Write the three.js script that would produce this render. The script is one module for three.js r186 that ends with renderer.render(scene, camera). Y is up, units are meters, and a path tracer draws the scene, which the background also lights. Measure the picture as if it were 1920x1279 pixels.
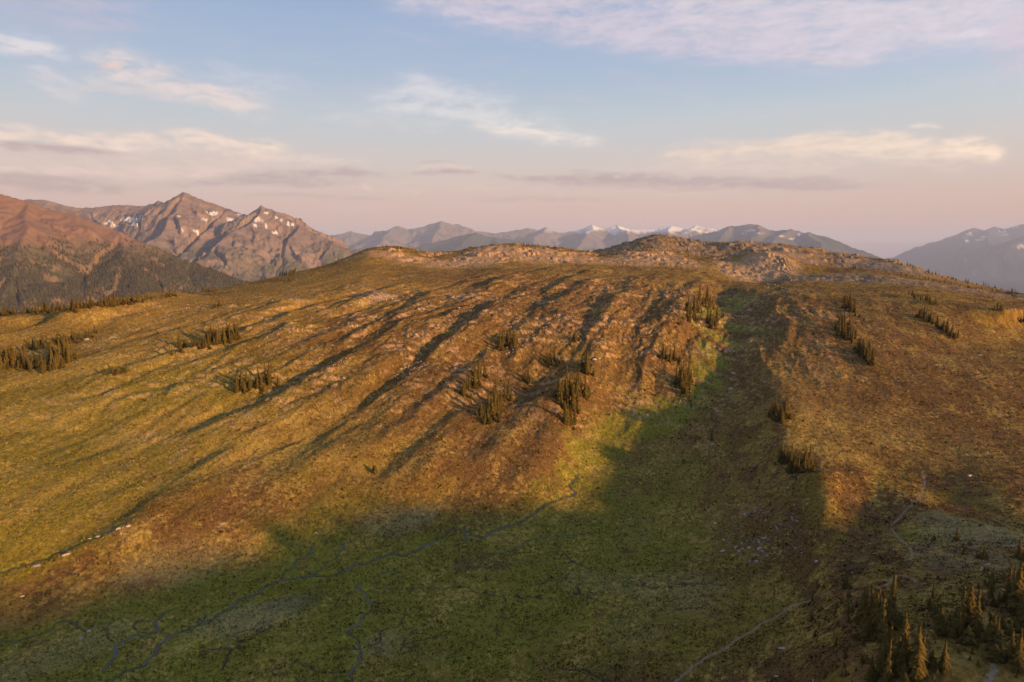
import * as THREE from 'three';
import { mergeGeometries, mergeVertices } from 'three/addons/utils/BufferGeometryUtils.js';

// ------------------------------------------------------------------ camera, light, exposure
const FW = 1920, FH = 1279, FL = 1280, EYE = 100, PITCH = Math.atan((639.5 - 455) / FL);
const scene = new THREE.Scene();
const camera = new THREE.PerspectiveCamera(2 * Math.atan(639.5 / FL) * 180 / Math.PI, FW / FH, 1, 200000);
camera.position.set(0, EYE, 0);
camera.rotation.x = -PITCH;
const renderer = new THREE.WebGLRenderer({ antialias: true });
renderer.toneMapping = THREE.LinearToneMapping;
renderer.toneMappingExposure = 1.95;
renderer.shadowMap.enabled = true;
const SUN_AZ = 56 * Math.PI / 180, SUN_EL = 10 * Math.PI / 180;      // azimuth: to the right of straight behind the camera
const SUN = new THREE.Vector3(Math.sin(SUN_AZ) * Math.cos(SUN_EL), Math.sin(SUN_EL), Math.cos(SUN_AZ) * Math.cos(SUN_EL));
const sun = new THREE.DirectionalLight(new THREE.Color().setRGB(1.0, 0.585, 0.23), 5);
sun.position.copy(SUN).multiplyScalar(3000);
sun.target.position.set(0, 0, -300);
sun.castShadow = true; sun.shadow.radius = 3; sun.shadow.mapSize.set(4096, 4096);
Object.assign(sun.shadow.camera, { left: -1500, right: 1500, top: 1500, bottom: -1500, near: 10, far: 8000 });
scene.add(sun, sun.target);
scene.fog = new THREE.FogExp2(new THREE.Color().setRGB(0.60, 0.71, 1.0), 1.6e-5);

// ------------------------------------------------------------------ numbers
function rng(seed) { let a = seed >>> 0; return () => { a = (a + 0x6d2b79f5) | 0; let t = Math.imul(a ^ (a >>> 15), 1 | a); t = (t + Math.imul(t ^ (t >>> 7), 61 | t)) ^ t; return ((t ^ (t >>> 14)) >>> 0) / 4294967296; }; }
const PERM = new Uint8Array(512), GX = new Float32Array(256), GY = new Float32Array(256);
{ const r = rng(7); const p = [...Array(256).keys()]; for (let i = 255; i > 0; i--) { const j = Math.floor(r() * (i + 1)); [p[i], p[j]] = [p[j], p[i]]; } for (let i = 0; i < 512; i++) PERM[i] = p[i & 255]; for (let i = 0; i < 256; i++) { const a = r() * Math.PI * 2; GX[i] = Math.cos(a); GY[i] = Math.sin(a); } }
function perlin(x, y, wx = 256, wy = 256) {
  const xi = Math.floor(x), yi = Math.floor(y), fx = x - xi, fy = y - yi;
  const x0 = ((xi % wx) + wx) % wx, y0 = ((yi % wy) + wy) % wy, x1 = (x0 + 1) % wx, y1 = (y0 + 1) % wy;
  const u = fx * fx * fx * (fx * (fx * 6 - 15) + 10), v = fy * fy * fy * (fy * (fy * 6 - 15) + 10);
  const a = PERM[PERM[x0 & 255] + (y0 & 255)], b = PERM[PERM[x1 & 255] + (y0 & 255)], c = PERM[PERM[x0 & 255] + (y1 & 255)], d = PERM[PERM[x1 & 255] + (y1 & 255)];
  const n0 = GX[a] * fx + GY[a] * fy, n1 = GX[b] * (fx - 1) + GY[b] * fy, n2 = GX[c] * fx + GY[c] * (fy - 1), n3 = GX[d] * (fx - 1) + GY[d] * (fy - 1);
  return 1.45 * (n0 + (n1 - n0) * u + (n2 - n0 + (n0 - n1 - n2 + n3) * u) * v);
}
function fbm(x, y, o = 4, g = 0.5) { let s = 0, a = 1, n = 0; for (let i = 0; i < o; i++) { s += a * perlin(x + i * 17.3, y - i * 9.1); n += a; a *= g; x *= 2.03; y *= 2.03; } return s / n; }
function ridged(x, y, o = 4) { let s = 0, a = 1, n = 0; for (let i = 0; i < o; i++) { s += a * (1 - 2 * Math.abs(perlin(x + i * 31.7, y + i * 11.9))); n += a; a *= 0.5; x *= 2.07; y *= 2.07; } return s / n; }
const clamp = (x, a = 0, b = 1) => Math.min(b, Math.max(a, x)), lerp = (a, b, t) => a + (b - a) * t;
const smooth = (a, b, x) => { const t = clamp((x - a) / (b - a)); return t * t * (3 - 2 * t); };
const lin = (c) => { c /= 255; return c <= 0.04045 ? c / 12.92 : ((c + 0.055) / 1.055) ** 2.4; };
function pchip(xs, ys) {
  const n = xs.length, h = [], d = [], m = new Array(n).fill(0);
  for (let i = 0; i < n - 1; i++) { h[i] = xs[i + 1] - xs[i]; d[i] = (ys[i + 1] - ys[i]) / h[i]; }
  for (let i = 1; i < n - 1; i++) if (d[i - 1] * d[i] > 0) { const a = 2 * h[i] + h[i - 1], b = h[i] + 2 * h[i - 1]; m[i] = (a + b) / (a / d[i - 1] + b / d[i]); }
  m[0] = d[0]; m[n - 1] = d[n - 2];
  return (x) => {
    if (x <= xs[0]) return ys[0]; if (x >= xs[n - 1]) return ys[n - 1];
    let lo = 0, hi = n - 1; while (hi - lo > 1) { const k = (lo + hi) >> 1; if (xs[k] > x) hi = k; else lo = k; }
    const t = (x - xs[lo]) / h[lo], t2 = t * t, t3 = t2 * t;
    return ys[lo] * (2 * t3 - 3 * t2 + 1) + m[lo] * h[lo] * (t3 - 2 * t2 + t) + ys[hi] * (3 * t2 - 2 * t3) + m[hi] * h[lo] * (t3 - t2);
  };
}
const CP = Math.cos(PITCH), SP = Math.sin(PITCH);
function ray(u, v) { const x = (u - FW / 2) / FL, y = (639.5 - v) / FL; return new THREE.Vector3(x, y * CP - SP, -y * SP - CP); }
function at(u, v, d) { const r = ray(u, v), t = d / Math.hypot(r.x, r.z); return [r.x * t, EYE + r.y * t, r.z * t]; }      // a sight line's point at that level distance
function bearing(u, v) { const r = ray(u, v).normalize(); return [Math.atan2(r.x, -r.z) * 180 / Math.PI, Math.asin(r.y) * 180 / Math.PI]; }

// ------------------------------------------------------------------ sky: air and clouds, by compass bearing and elevation
{
  const W = 4096, H = 2048, data = new Float32Array(W * H * 4);
  const EXP = renderer.toneMappingExposure, K = 1.06 / EXP;
  const stops = [[-90, 150, 128, 126], [-1, 204, 168, 156], [0.5, 214, 177, 163], [2.5, 216, 183, 169], [4.5, 214, 192, 181], [6.5, 208, 198, 192], [9, 194, 199, 203], [12.5, 172, 188, 208], [17, 154, 176, 206], [24, 134, 158, 196], [40, 122, 148, 190], [90, 100, 128, 176]];
  const tone = [1, 2, 3].map((c) => pchip(stops.map((s) => s[0]), stops.map((s) => lin(s[c]) * K)));
  // each cloud: points along its axis, half height in degrees above and below, strength, colour, how streaky
  const c = (pts, up, down, k, col, st = 1, ends = 0.18) => ({ p: pts.map(([u, v]) => bearing(u, v)), up, down, k, col: col.map((x) => lin(x) * K), st, ends });
  const clouds = [
    c([[-100, 322], [100, 318], [300, 322], [480, 318]], 0.35, 0.4, 0.7, [228, 202, 190], 1.8, 0.2), c([[250, 345], [420, 340], [600, 344], [700, 340]], 0.35, 0.4, 0.7, [180, 160, 160], 1.6, 0.25), c([[900, 330], [1040, 334], [1180, 328], [1300, 332]], 0.35, 0.4, 0.7, [180, 158, 158], 1.8, 0.25), c([[1240, 352], [1400, 348], [1560, 352], [1720, 346]], 0.2, 0.25, 0.7, [184, 162, 160], 1.8, 0.25), c([[-60, 352], [100, 356], [260, 352]], 0.4, 0.4, 0.7, [182, 158, 154], 1.8, 0.25),
    c([[420, 372], [560, 366], [760, 374]], 0.2, 0.25, 0.5, [190, 166, 160], 1.8, 0.3), c([[860, 376], [1000, 370], [1160, 378]], 0.2, 0.25, 0.5, [190, 166, 160], 1.8, 0.3), c([[330, 300], [480, 292], [620, 300], [700, 312]], 0.5, 0.6, 0.6, [226, 204, 194], 1.7, 0.3),
    c([[360, 120], [480, 150], [600, 170]], 1.0, 1.2, 0.35, [206, 204, 214], 1.6, 0.4), c([[20, 130], [90, 150], [180, 190]], 0.8, 0.9, 0.5, [216, 206, 210], 1.6, 0.35),
    c([[660, -40], [860, 2], [1050, 40], [1300, 78], [1560, 88], [1700, 60], [1850, 40], [2050, 70], [2300, 60]], 4.6, 1.7, 0.85, [203, 194, 207], 1, 0.1),
    c([[1200, 20], [1420, 15], [1650, 30], [1960, 10]], 1.6, 2.2, 0.55, [213, 203, 208], 1.3),
    c([[1380, 98], [1520, 112], [1690, 112]], 0.6, 0.35, 0.55, [216, 202, 206], 1.2, 0.3),
    c([[1850, 30], [2000, 120], [2200, 170]], 2.0, 2.0, 0.6, [196, 184, 196], 1),
    c([[-60, 72], [60, 88], [160, 100]], 0.9, 0.8, 0.8, [222, 214, 216], 1.5, 0.4),
    c([[100, 118], [220, 128], [330, 165], [420, 188], [540, 208]], 1.3, 0.9, 0.8, [226, 210, 204], 1.4, 0.25),
    c([[110, 160], [240, 168], [380, 190]], 0.9, 0.45, 0.5, [218, 204, 202], 1.4, 0.3),
    c([[172, 124], [205, 121], [235, 123]], 0.3, 0.25, 0.5, [228, 194, 178], 1, 0.3),
    c([[-80, 10], [60, 18], [170, 28], [330, 50]], 2.2, 1.6, 0.5, [196, 184, 198], 1, 0.4),
    c([[640, 205], [760, 190], [860, 205], [980, 245], [1100, 265]], 2.0, 1.1, 0.55, [224, 218, 218], 1.5, 0.3),
    c([[740, 160], [800, 148], [840, 145]], 0.5, 0.7, 0.45, [216, 210, 214], 1.4, 0.4),
    c([[850, 225], [950, 243], [1060, 262], [1150, 268]], 0.5, 0.6, 0.75, [234, 220, 210], 1.3, 0.35),
    c([[540, 206], [700, 225], [900, 240]], 0.8, 0.9, 0.3, [216, 208, 208], 1.2, 0.4),
    c([[1220, 296], [1330, 284], [1450, 278], [1600, 276], [1720, 284], [1850, 296]], 0.75, 0.9, 0.8, [232, 208, 190], 1.5, 0.12),
    c([[1440, 268], [1560, 258], [1680, 262], [1760, 272]], 0.55, 1.0, 0.7, [236, 214, 194], 1.6, 0.2),
    c([[1740, 286], [1800, 276], [1852, 284], [1880, 298]], 0.75, 0.7, 0.95, [242, 216, 194], 1.6, 0.25),
    c([[1690, 239], [1725, 238], [1765, 241]], 0.2, 0.18, 0.6, [234, 216, 204], 1, 0.3),
    c([[1150, 322], [1300, 312], [1500, 312], [1700, 308]], 0.7, 0.7, 0.5, [224, 200, 188], 1.4, 0.3),
    c([[-100, 258], [40, 252], [180, 262], [330, 264], [460, 272], [570, 280]], 0.7, 0.9, 0.9, [234, 212, 196], 1.6, 0.12),
    c([[-100, 300], [60, 300], [250, 306], [430, 300], [560, 300]], 0.8, 1.0, 0.55, [222, 196, 184], 1.5, 0.25),
    c([[-60, 268], [60, 272], [150, 280], [250, 289]], 0.3, 0.45, 0.8, [180, 158, 158], 1, 0.3),
    c([[-60, 330], [80, 336], [220, 338]], 0.4, 0.6, 0.75, [186, 162, 158], 1.2, 0.3),
    c([[380, 328], [520, 330], [640, 322], [760, 330]], 0.4, 0.5, 0.75, [180, 160, 160], 1.4, 0.3),
    c([[760, 325], [830, 320], [910, 324]], 0.2, 0.28, 0.85, [176, 156, 156], 1, 0.25),
    c([[770, 307], [820, 304], [870, 307]], 0.1, 0.12, 0.5, [188, 166, 164], 1, 0.3),
    c([[760, 322], [840, 314], [930, 328]], 0.35, 0.35, 0.45, [226, 200, 188], 1.2, 0.3),
    c([[980, 345], [1100, 338], [1230, 336], [1420, 343], [1560, 338], [1660, 350]], 0.4, 0.6, 0.75, [180, 160, 160], 1.5, 0.2),
    c([[1060, 320], [1090, 319], [1120, 321]], 0.1, 0.12, 0.5, [190, 168, 164], 1, 0.3),
    c([[500, 350], [720, 345], [960, 350], [1200, 345]], 0.3, 0.4, 0.35, [216, 190, 178], 1.8, 0.3),
    c([[676, 347], [692, 352], [706, 357]], 0.2, 0.2, 0.8, [232, 200, 184], 0.8, 0.35),
    c([[748, 359], [778, 361], [806, 365]], 0.18, 0.2, 0.65, [226, 196, 182], 0.8, 0.35),
    c([[840, 356], [880, 352], [960, 360]], 0.15, 0.15, 0.5, [222, 194, 182], 1, 0.35),
    c([[1200, 365], [1260, 362], [1330, 360]], 0.15, 0.2, 0.4, [218, 192, 180], 1, 0.35),
  ];
  for (const q of clouds) { q.a0 = Math.min(...q.p.map((x) => x[0])) - 3; q.a1 = Math.max(...q.p.map((x) => x[0])) + 3; q.e0 = Math.min(...q.p.map((x) => x[1])) - 3.5 * q.down - 0.4; q.e1 = Math.max(...q.p.map((x) => x[1])) + 3.5 * q.up + 0.4; q.len = 0; q.at = [0]; for (let i = 1; i < q.p.length; i++) q.at.push(q.len += Math.hypot(q.p[i][0] - q.p[i - 1][0], q.p[i][1] - q.p[i - 1][1])); }
  const sunA = Math.atan2(SUN.x, -SUN.z) * 180 / Math.PI, out = [0, 0, 0];
  function colour(a, e) {
    const toSun = 0.5 + 0.5 * Math.cos((a - sunA) * Math.PI / 180) * Math.cos(e * Math.PI / 180);
    const glow = 1 + 1.3 * toSun ** 4, side = 1 - 0.10 * smooth(12, 40, a) * smooth(14, 3, e) * smooth(80, 40, Math.abs(a));
    for (let k = 0; k < 3; k++) out[k] = tone[k](e) * (1 + (glow - 1) * [1.15, 0.95, 0.75][k]) * side;
    if (e < -0.5) return out;
    const wa = 1.2 * fbm(a / 9 + 3, e / 3 + 5, 3), we = 0.5 * fbm(a / 7 + 13, e / 2.5 + 1, 3);
    // thin high cloud that covers the whole sky in places
    const h = 1 / Math.max(0.05, Math.sin(Math.max(e, 0.5) * Math.PI / 180)), az = a * Math.PI / 180, px = Math.sin(az) * h, pz = Math.cos(az) * h;
    const inFrame = smooth(52, 40, Math.abs(a)) * smooth(30, 20, e);
    let veil = smooth(0.02, 0.55, fbm(px * 0.55 + 9.2, pz * 0.8 + 4.4, 5, 0.55)) * 0.5 * smooth(3, 8, e) * (1 - 0.85 * inFrame);
    veil += inFrame * 0.13 * smooth(0.0, 0.5, fbm(a / 6 + e / 5, e / 1.3 - a / 20, 5, 0.55));
    const vc = [lin(214) * K, lin(200) * K, lin(204) * K];
    for (let k = 0; k < 3; k++) out[k] = lerp(out[k], vc[k] * glow, veil);
    for (const q of clouds) {
      if (a < q.a0 || a > q.a1 || e < q.e0 || e > q.e1) continue;
      const x = a + wa * 0.55 * q.st, y = e + we * (0.5 + 0.5 * Math.min(1, q.up)) * q.st * 0.8;
      let best = 1e9, dy = 0, t = 0;
      for (let i = 0; i < q.p.length - 1; i++) {
        const [x0, y0] = q.p[i], [x1, y1] = q.p[i + 1], vx = x1 - x0, vy = y1 - y0, s = clamp(((x - x0) * vx + (y - y0) * vy) / (vx * vx + vy * vy));
        const qx = x - x0 - vx * s, qy = y - y0 - vy * s, dd = qx * qx + qy * qy;
        if (dd < best) { best = dd; dy = qy + 0 * qx; t = (q.at[i] + s * Math.hypot(vx, vy)) / q.len; if (s === 0 && i === 0 || s === 1 && i === q.p.length - 2) dy = Math.sign(qy || 1) * Math.sqrt(dd); }
      }
      const r = dy > 0 ? dy / q.up : -dy / q.down;
      if (r > 3) continue;
      const taper = smooth(0, q.ends, t) * smooth(0, q.ends, 1 - t), g = Math.exp(-r * r * 1.1) * (0.25 + 0.75 * taper);
      const up = Math.min(q.up, 1.6), n = fbm(x / (1.9 * (0.5 + up)) + q.k * 31 + y * 0.5, y / (0.5 * (0.5 + up)) + q.k * 57 - x * 0.12, 6, 0.58), fine = fbm(x / 0.75 + 40 + 2 * n, y / 0.25 + 9, 4, 0.6);
      const al = q.k * smooth(0.05, 1.2, g * (0.95 + 1.0 * n * q.st + 0.45 * fine));
      const li = 1.04 + 0.16 * n + 0.06 * fine;
      for (let k = 0; k < 3; k++) out[k] = lerp(out[k], q.col[k] * glow * li, al);
    }
    return out;
  }
  const put = (i, j, o) => { const n = (j * W + i) * 4; data[n] = o[0]; data[n + 1] = o[1]; data[n + 2] = o[2]; data[n + 3] = 1; };
  const ang = (i) => { let a = ((i + 0.5) / W - 0.25) * 360; if (a > 180) a -= 360; return a; };
  const fine = (i, j) => { const a = ang(i), e = ((j + 0.5) / H - 0.5) * 180; return Math.abs(a) < 42 && e > -2 && e < 24; };
  for (let j = 0; j < H; j += 4) for (let i = 0; i < W; i += 4) {          // a coarse sky first, then every pixel where the view looks
    const o = [...colour(ang(i + 1.5), ((j + 2) / H - 0.5) * 180)];
    for (let b = 0; b < 4; b++) for (let a = 0; a < 4; a++) put(i + a, j + b, o);
  }
  for (let j = 0; j < H; j++) for (let i = 0; i < W; i++) if (fine(i, j)) put(i, j, colour(ang(i), ((j + 0.5) / H - 0.5) * 180));
  const t = new THREE.DataTexture(data, W, H, THREE.RGBAFormat, THREE.FloatType);
  t.mapping = THREE.EquirectangularReflectionMapping; t.magFilter = THREE.LinearFilter; t.minFilter = THREE.LinearFilter; t.needsUpdate = true;
  scene.background = t; scene.environment = t;
}

// ------------------------------------------------------------------ tileable textures (grain only)
function grainTexture(size, fn) {
  const d = new Uint8Array(size * size * 4);
  for (let j = 0; j < size; j++) for (let i = 0; i < size; i++) { const v = fn(i / size, j / size), n = (j * size + i) * 4; if (typeof v === 'number') d[n] = d[n + 1] = d[n + 2] = clamp(v) * 255; else { d[n] = clamp(v[0]) * 255; d[n + 1] = clamp(v[1]) * 255; d[n + 2] = clamp(v[2]) * 255; } d[n + 3] = 255; }
  const t = new THREE.DataTexture(d, size, size); t.wrapS = t.wrapT = THREE.RepeatWrapping; t.magFilter = THREE.LinearFilter; t.needsUpdate = true; return t;
}
const tf = (u, v, f0, o, g = 0.6) => { let s = 0, a = 1, n = 0, f = f0; for (let i = 0; i < o; i++) { s += a * perlin(u * f + i * 3, v * f + i * 5, f, f); n += a; a *= g; f *= 2; } return s / n; };
const turf = grainTexture(1024, (u, v) => {           // 48 m of turf: tussocks, dry stalks, bare specks
  const a = tf(u, v, 24, 5, 0.75), b = tf(v, u, 64, 3, 0.8), k = 0.74 + 0.34 * a + 0.18 * b;
  const dry = smooth(0.12, 0.5, tf(u + 0.3, v + 0.7, 40, 4, 0.8)), dark = smooth(0.1, 0.55, tf(u + 0.6, v + 0.1, 56, 4, 0.8));
  const g = k * (1 + 0.3 * dry) * (1 - 0.6 * dark);
  return [g * (1 + 0.04 * dry), g * (1 + 0.03 * dry), g * (0.96 + 0.16 * dry)];
});
turf.colorSpace = THREE.NoColorSpace;
const turfBump = grainTexture(1024, (u, v) => 0.5 + 0.42 * tf(u, v, 40, 5, 0.7) + 0.15 * Math.abs(tf(u, v, 96, 2)));
const rockGrain = grainTexture(512, (u, v) => 0.5 + 0.45 * tf(u, v, 8, 6, 0.65));

// ------------------------------------------------------------------ the hill: surveyed lines, from the basin floor up to the skyline
// a line is [u, v, distance] or [u, v, null, height] along one sight line; between them the ground is interpolated
const P = (u, v, d, y) => { const r = ray(u, v), h = Math.hypot(r.x, r.z); const t = d == null ? (y - EYE) / r.y : d / h; return { th: Math.atan2(r.x, -r.z), r: h * t, y: EYE + r.y * t }; };
const byY = (v, list) => list.map(([u, y]) => P(u, v, null, y)), byD = (list) => list.map(([u, v, d]) => P(u, v, d));
const survey = [
  byY(1279, [[-250, -4], [0, -1], [300, -1.5], [600, 0], [1000, 1], [1300, 4], [1450, 11], [1600, 28.5], [1750, 34], [1920, 35], [2200, 32]]),
  byY(1110, [[-250, 2], [0, 3], [300, 2], [450, 1.2], [800, 1.2], [1100, 2.2], [1400, 5.5], [1500, 10], [1600, 22], [1700, 28], [1920, 32], [2200, 31]]),
  byY(970, [[-250, 14], [0, 13], [250, 11.5], [420, 10], [560, 8.8], [800, 7.5], [1000, 6.2], [1070, 5], [1300, 7], [1400, 10], [1480, 14.5], [1545, 18.5], [1640, 16.5], [1750, 19], [1920, 21.5], [2200, 19]]),
  byY(830, [[-250, 23], [0, 22], [300, 20.5], [600, 18.5], [900, 17.5], [1040, 16.5], [1090, 13.5], [1150, 11.5], [1280, 13], [1370, 16], [1475, 22.7], [1560, 23], [1700, 23], [1920, 24], [2200, 21]]),
  byY(700, [[-250, 36], [0, 36], [300, 35.5], [600, 33.5], [900, 31.5], [1100, 30.5], [1190, 28], [1290, 28], [1340, 27.5], [1440, 31.4], [1520, 33.2], [1650, 34], [1920, 34], [2200, 33]]),
  byY(612, [[-250, 44], [0, 45], [300, 47], [600, 48], [900, 48], [1150, 47], [1250, 45], [1330, 42.5], [1375, 41.5], [1420, 43.1], [1500, 46.6], [1700, 47], [1920, 45], [2200, 40]]),
  byD([[-250, 640, 520], [0, 604, 540], [120, 593, 545], [260, 583, 555], [400, 571, 560], [500, 561, 570], [600, 551, 585], [700, 541, 605], [900, 536, 625], [1150, 536, 645], [1250, 541, 650], [1350, 550, 690], [1400, 548, 660], [1500, 551, 610], [1700, 562, 590], [1920, 582, 560], [2200, 600, 550]]),
  byD([[-250, 634, 560], [0, 598, 585], [120, 585, 595], [260, 574, 625], [400, 556, 655], [500, 541, 685], [600, 523, 715], [700, 501, 760], [780, 500, 790], [860, 503, 800], [940, 497, 805], [1060, 496, 820], [1150, 500, 825], [1250, 502, 825], [1320, 508, 810], [1380, 522, 800], [1430, 530, 790], [1490, 524, 780], [1560, 527, 750], [1700, 538, 700], [1920, 563, 690], [2200, 588, 650]]),
  byD([[-250, 628, 610], [0, 591, 640], [60, 584, 650], [120, 577, 665], [260, 563, 710], [400, 544, 760], [500, 523, 805], [600, 500, 860], [650, 483, 900], [700, 465, 930], [740, 462, 950], [780, 468, 960], [815, 473, 965], [850, 471, 970], [900, 462, 975], [940, 458, 980], [1000, 460, 985], [1060, 466, 985], [1100, 471, 985], [1130, 475, 985], [1170, 471, 980], [1215, 468, 980], [1270, 475, 975], [1320, 481, 960], [1360, 482, 940], [1395, 477, 920], [1435, 472, 905], [1470, 479, 900], [1500, 492, 895], [1560, 501, 880], [1620, 505, 860], [1700, 517, 840], [1800, 535, 830], [1920, 551, 830], [2200, 590, 760]]),
];
const far = [[1050, 486, 1500], [1130, 470, 1520], [1180, 456, 1530], [1215, 446, 1530], [1240, 443, 1530], [1300, 452, 1520], [1340, 457, 1500], [1380, 454, 1500], [1440, 459, 1480], [1500, 464, 1460], [1560, 475, 1440], [1640, 486, 1400], [1690, 493, 1370], [1720, 506, 1300], [1800, 526, 1230], [1890, 546, 1120], [1960, 558, 1080], [2200, 600, 980]];
{
  const sky = survey[8], u2 = far.map(([u, v, d]) => P(u, v, d)), dip = [], end = [], drop = [], floor = [];
  const fr = pchip(u2.map((q) => q.th), u2.map((q) => q.r)), fy = pchip(u2.map((q) => q.th), u2.map((q) => q.y));
  const th0 = P(1050, 486, 1500).th;
  for (const q of sky) {
    const second = smooth(th0 - 0.12, th0 + 0.02, q.th), R = lerp(1500, fr(q.th), second), Y = lerp(q.y - 120, fy(q.th), second), edge = smooth(P(1600, 500, 800).th, P(1800, 530, 800).th, q.th);
    dip.push({ th: q.th, r: lerp(q.r, R, 0.45), y: Math.min(q.y, lerp(q.y, Y, 0.45)) - lerp(lerp(40, 30, second), 5, edge) });
  }
  const grid = []; for (let th = -0.85; th <= 0.86; th += 0.02) grid.push(th);
  for (const th of grid) {
    const second = smooth(th0 - 0.12, th0 + 0.02, th), y0 = pchip(sky.map((q) => q.th), sky.map((q) => q.y))(th), R = lerp(1500, fr(th), second), Y = lerp(y0 - 120, fy(th), second);
    end.push({ th, r: R, y: Y }); drop.push({ th, r: R + 420, y: Y - 130 }); floor.push({ th, r: 3400, y: -480 });
  }
  survey.push(dip, end, drop, floor);
}
// the ground behind and beside the camera goes on gently
for (const line of survey) {
  const a = line[0], b = line[line.length - 1], near = line[0].r < 400;
  const back = (th, r) => ({ th, r, y: near ? 14 : 14 - ((r - 300) / 330) ** 2 * 18 });
  const rm = (a.r + b.r) / 2;
  line.unshift(back(-Math.PI, rm), back(-2.2, rm)); line.push(back(2.2, rm), back(Math.PI, rm));
}
const lineR = survey.map((l) => pchip(l.map((q) => q.th), l.map((q) => q.r))), lineY = survey.map((l) => pchip(l.map((q) => q.th), l.map((q) => q.y)));

const TH = [], RR = [];
for (let d = -180; d < -64; d += 2.2) TH.push(d * Math.PI / 180);
for (let d = -64; d < -41; d += 0.25) TH.push(d * Math.PI / 180);
for (let d = -41; d < 41; d += 0.0875) TH.push(d * Math.PI / 180);
for (let d = 41; d < 64; d += 0.25) TH.push(d * Math.PI / 180);
for (let d = 64; d <= 180.01; d += 2.17) TH.push(Math.min(d, 180) * Math.PI / 180);
if (TH[TH.length - 1] < Math.PI - 1e-9) TH.push(Math.PI);
RR.push(0.5); for (let r = 8; r < 118; r *= 1.05) RR.push(r);
for (let r = 118; r < 1010; r *= 1.0034) RR.push(r);
for (let r = 1010; r < 1560; r *= 1.006) RR.push(r);
for (let r = 1560; r < 3400; r *= 1.03) RR.push(r);
const NT = TH.length, NR = RR.length;
const base = new Float32Array(NT * NR);
for (let i = 0; i < NT; i++) {
  const xs = [0], ys = [0], th = TH[i];
  for (let k = 0; k < survey.length; k++) { const r = Math.max(lineR[k](th), xs[xs.length - 1] + 12); xs.push(r); ys.push(lineY[k](th)); }
  ys[0] = ys[1] - 2;
  const f = pchip(xs, ys);
  for (let j = 0; j < NR; j++) base[i * NR + j] = f(RR[j]);
}
const find = (A, x) => { let lo = 0, hi = A.length - 1; if (x <= A[0]) return [0, 0]; if (x >= A[hi]) return [hi - 1, 1]; while (hi - lo > 1) { const k = (lo + hi) >> 1; if (A[k] > x) hi = k; else lo = k; } return [lo, (x - A[lo]) / (A[hi] - A[lo])]; };
function lookup(G, x, z) {
  const [i, a] = find(TH, Math.atan2(x, -z)), [j, b] = find(RR, Math.hypot(x, z)), n = i * NR + j;
  return lerp(lerp(G[n], G[n + NR], a), lerp(G[n + 1], G[n + NR + 1], a), b);
}
function hit(u, v, G, reach = 1560) {            // where a sight line meets the ground
  const d = ray(u, v), h = Math.hypot(d.x, d.z); let r0 = 100;
  for (let r = 100; r < reach; r *= 1.0022) {
    const t = r / h;
    if (EYE + d.y * t < lookup(G, d.x * t, d.z * t)) {
      let lo = r0, hi = r; for (let k = 0; k < 12; k++) { const m = (lo + hi) / 2, s = m / h; if (EYE + d.y * s < lookup(G, d.x * s, d.z * s)) hi = m; else lo = m; }
      return { x: d.x * hi / h, z: d.z * hi / h, y: lookup(G, d.x * hi / h, d.z * hi / h), r: hi };
    }
    r0 = r;
  }
  return null;
}

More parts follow.
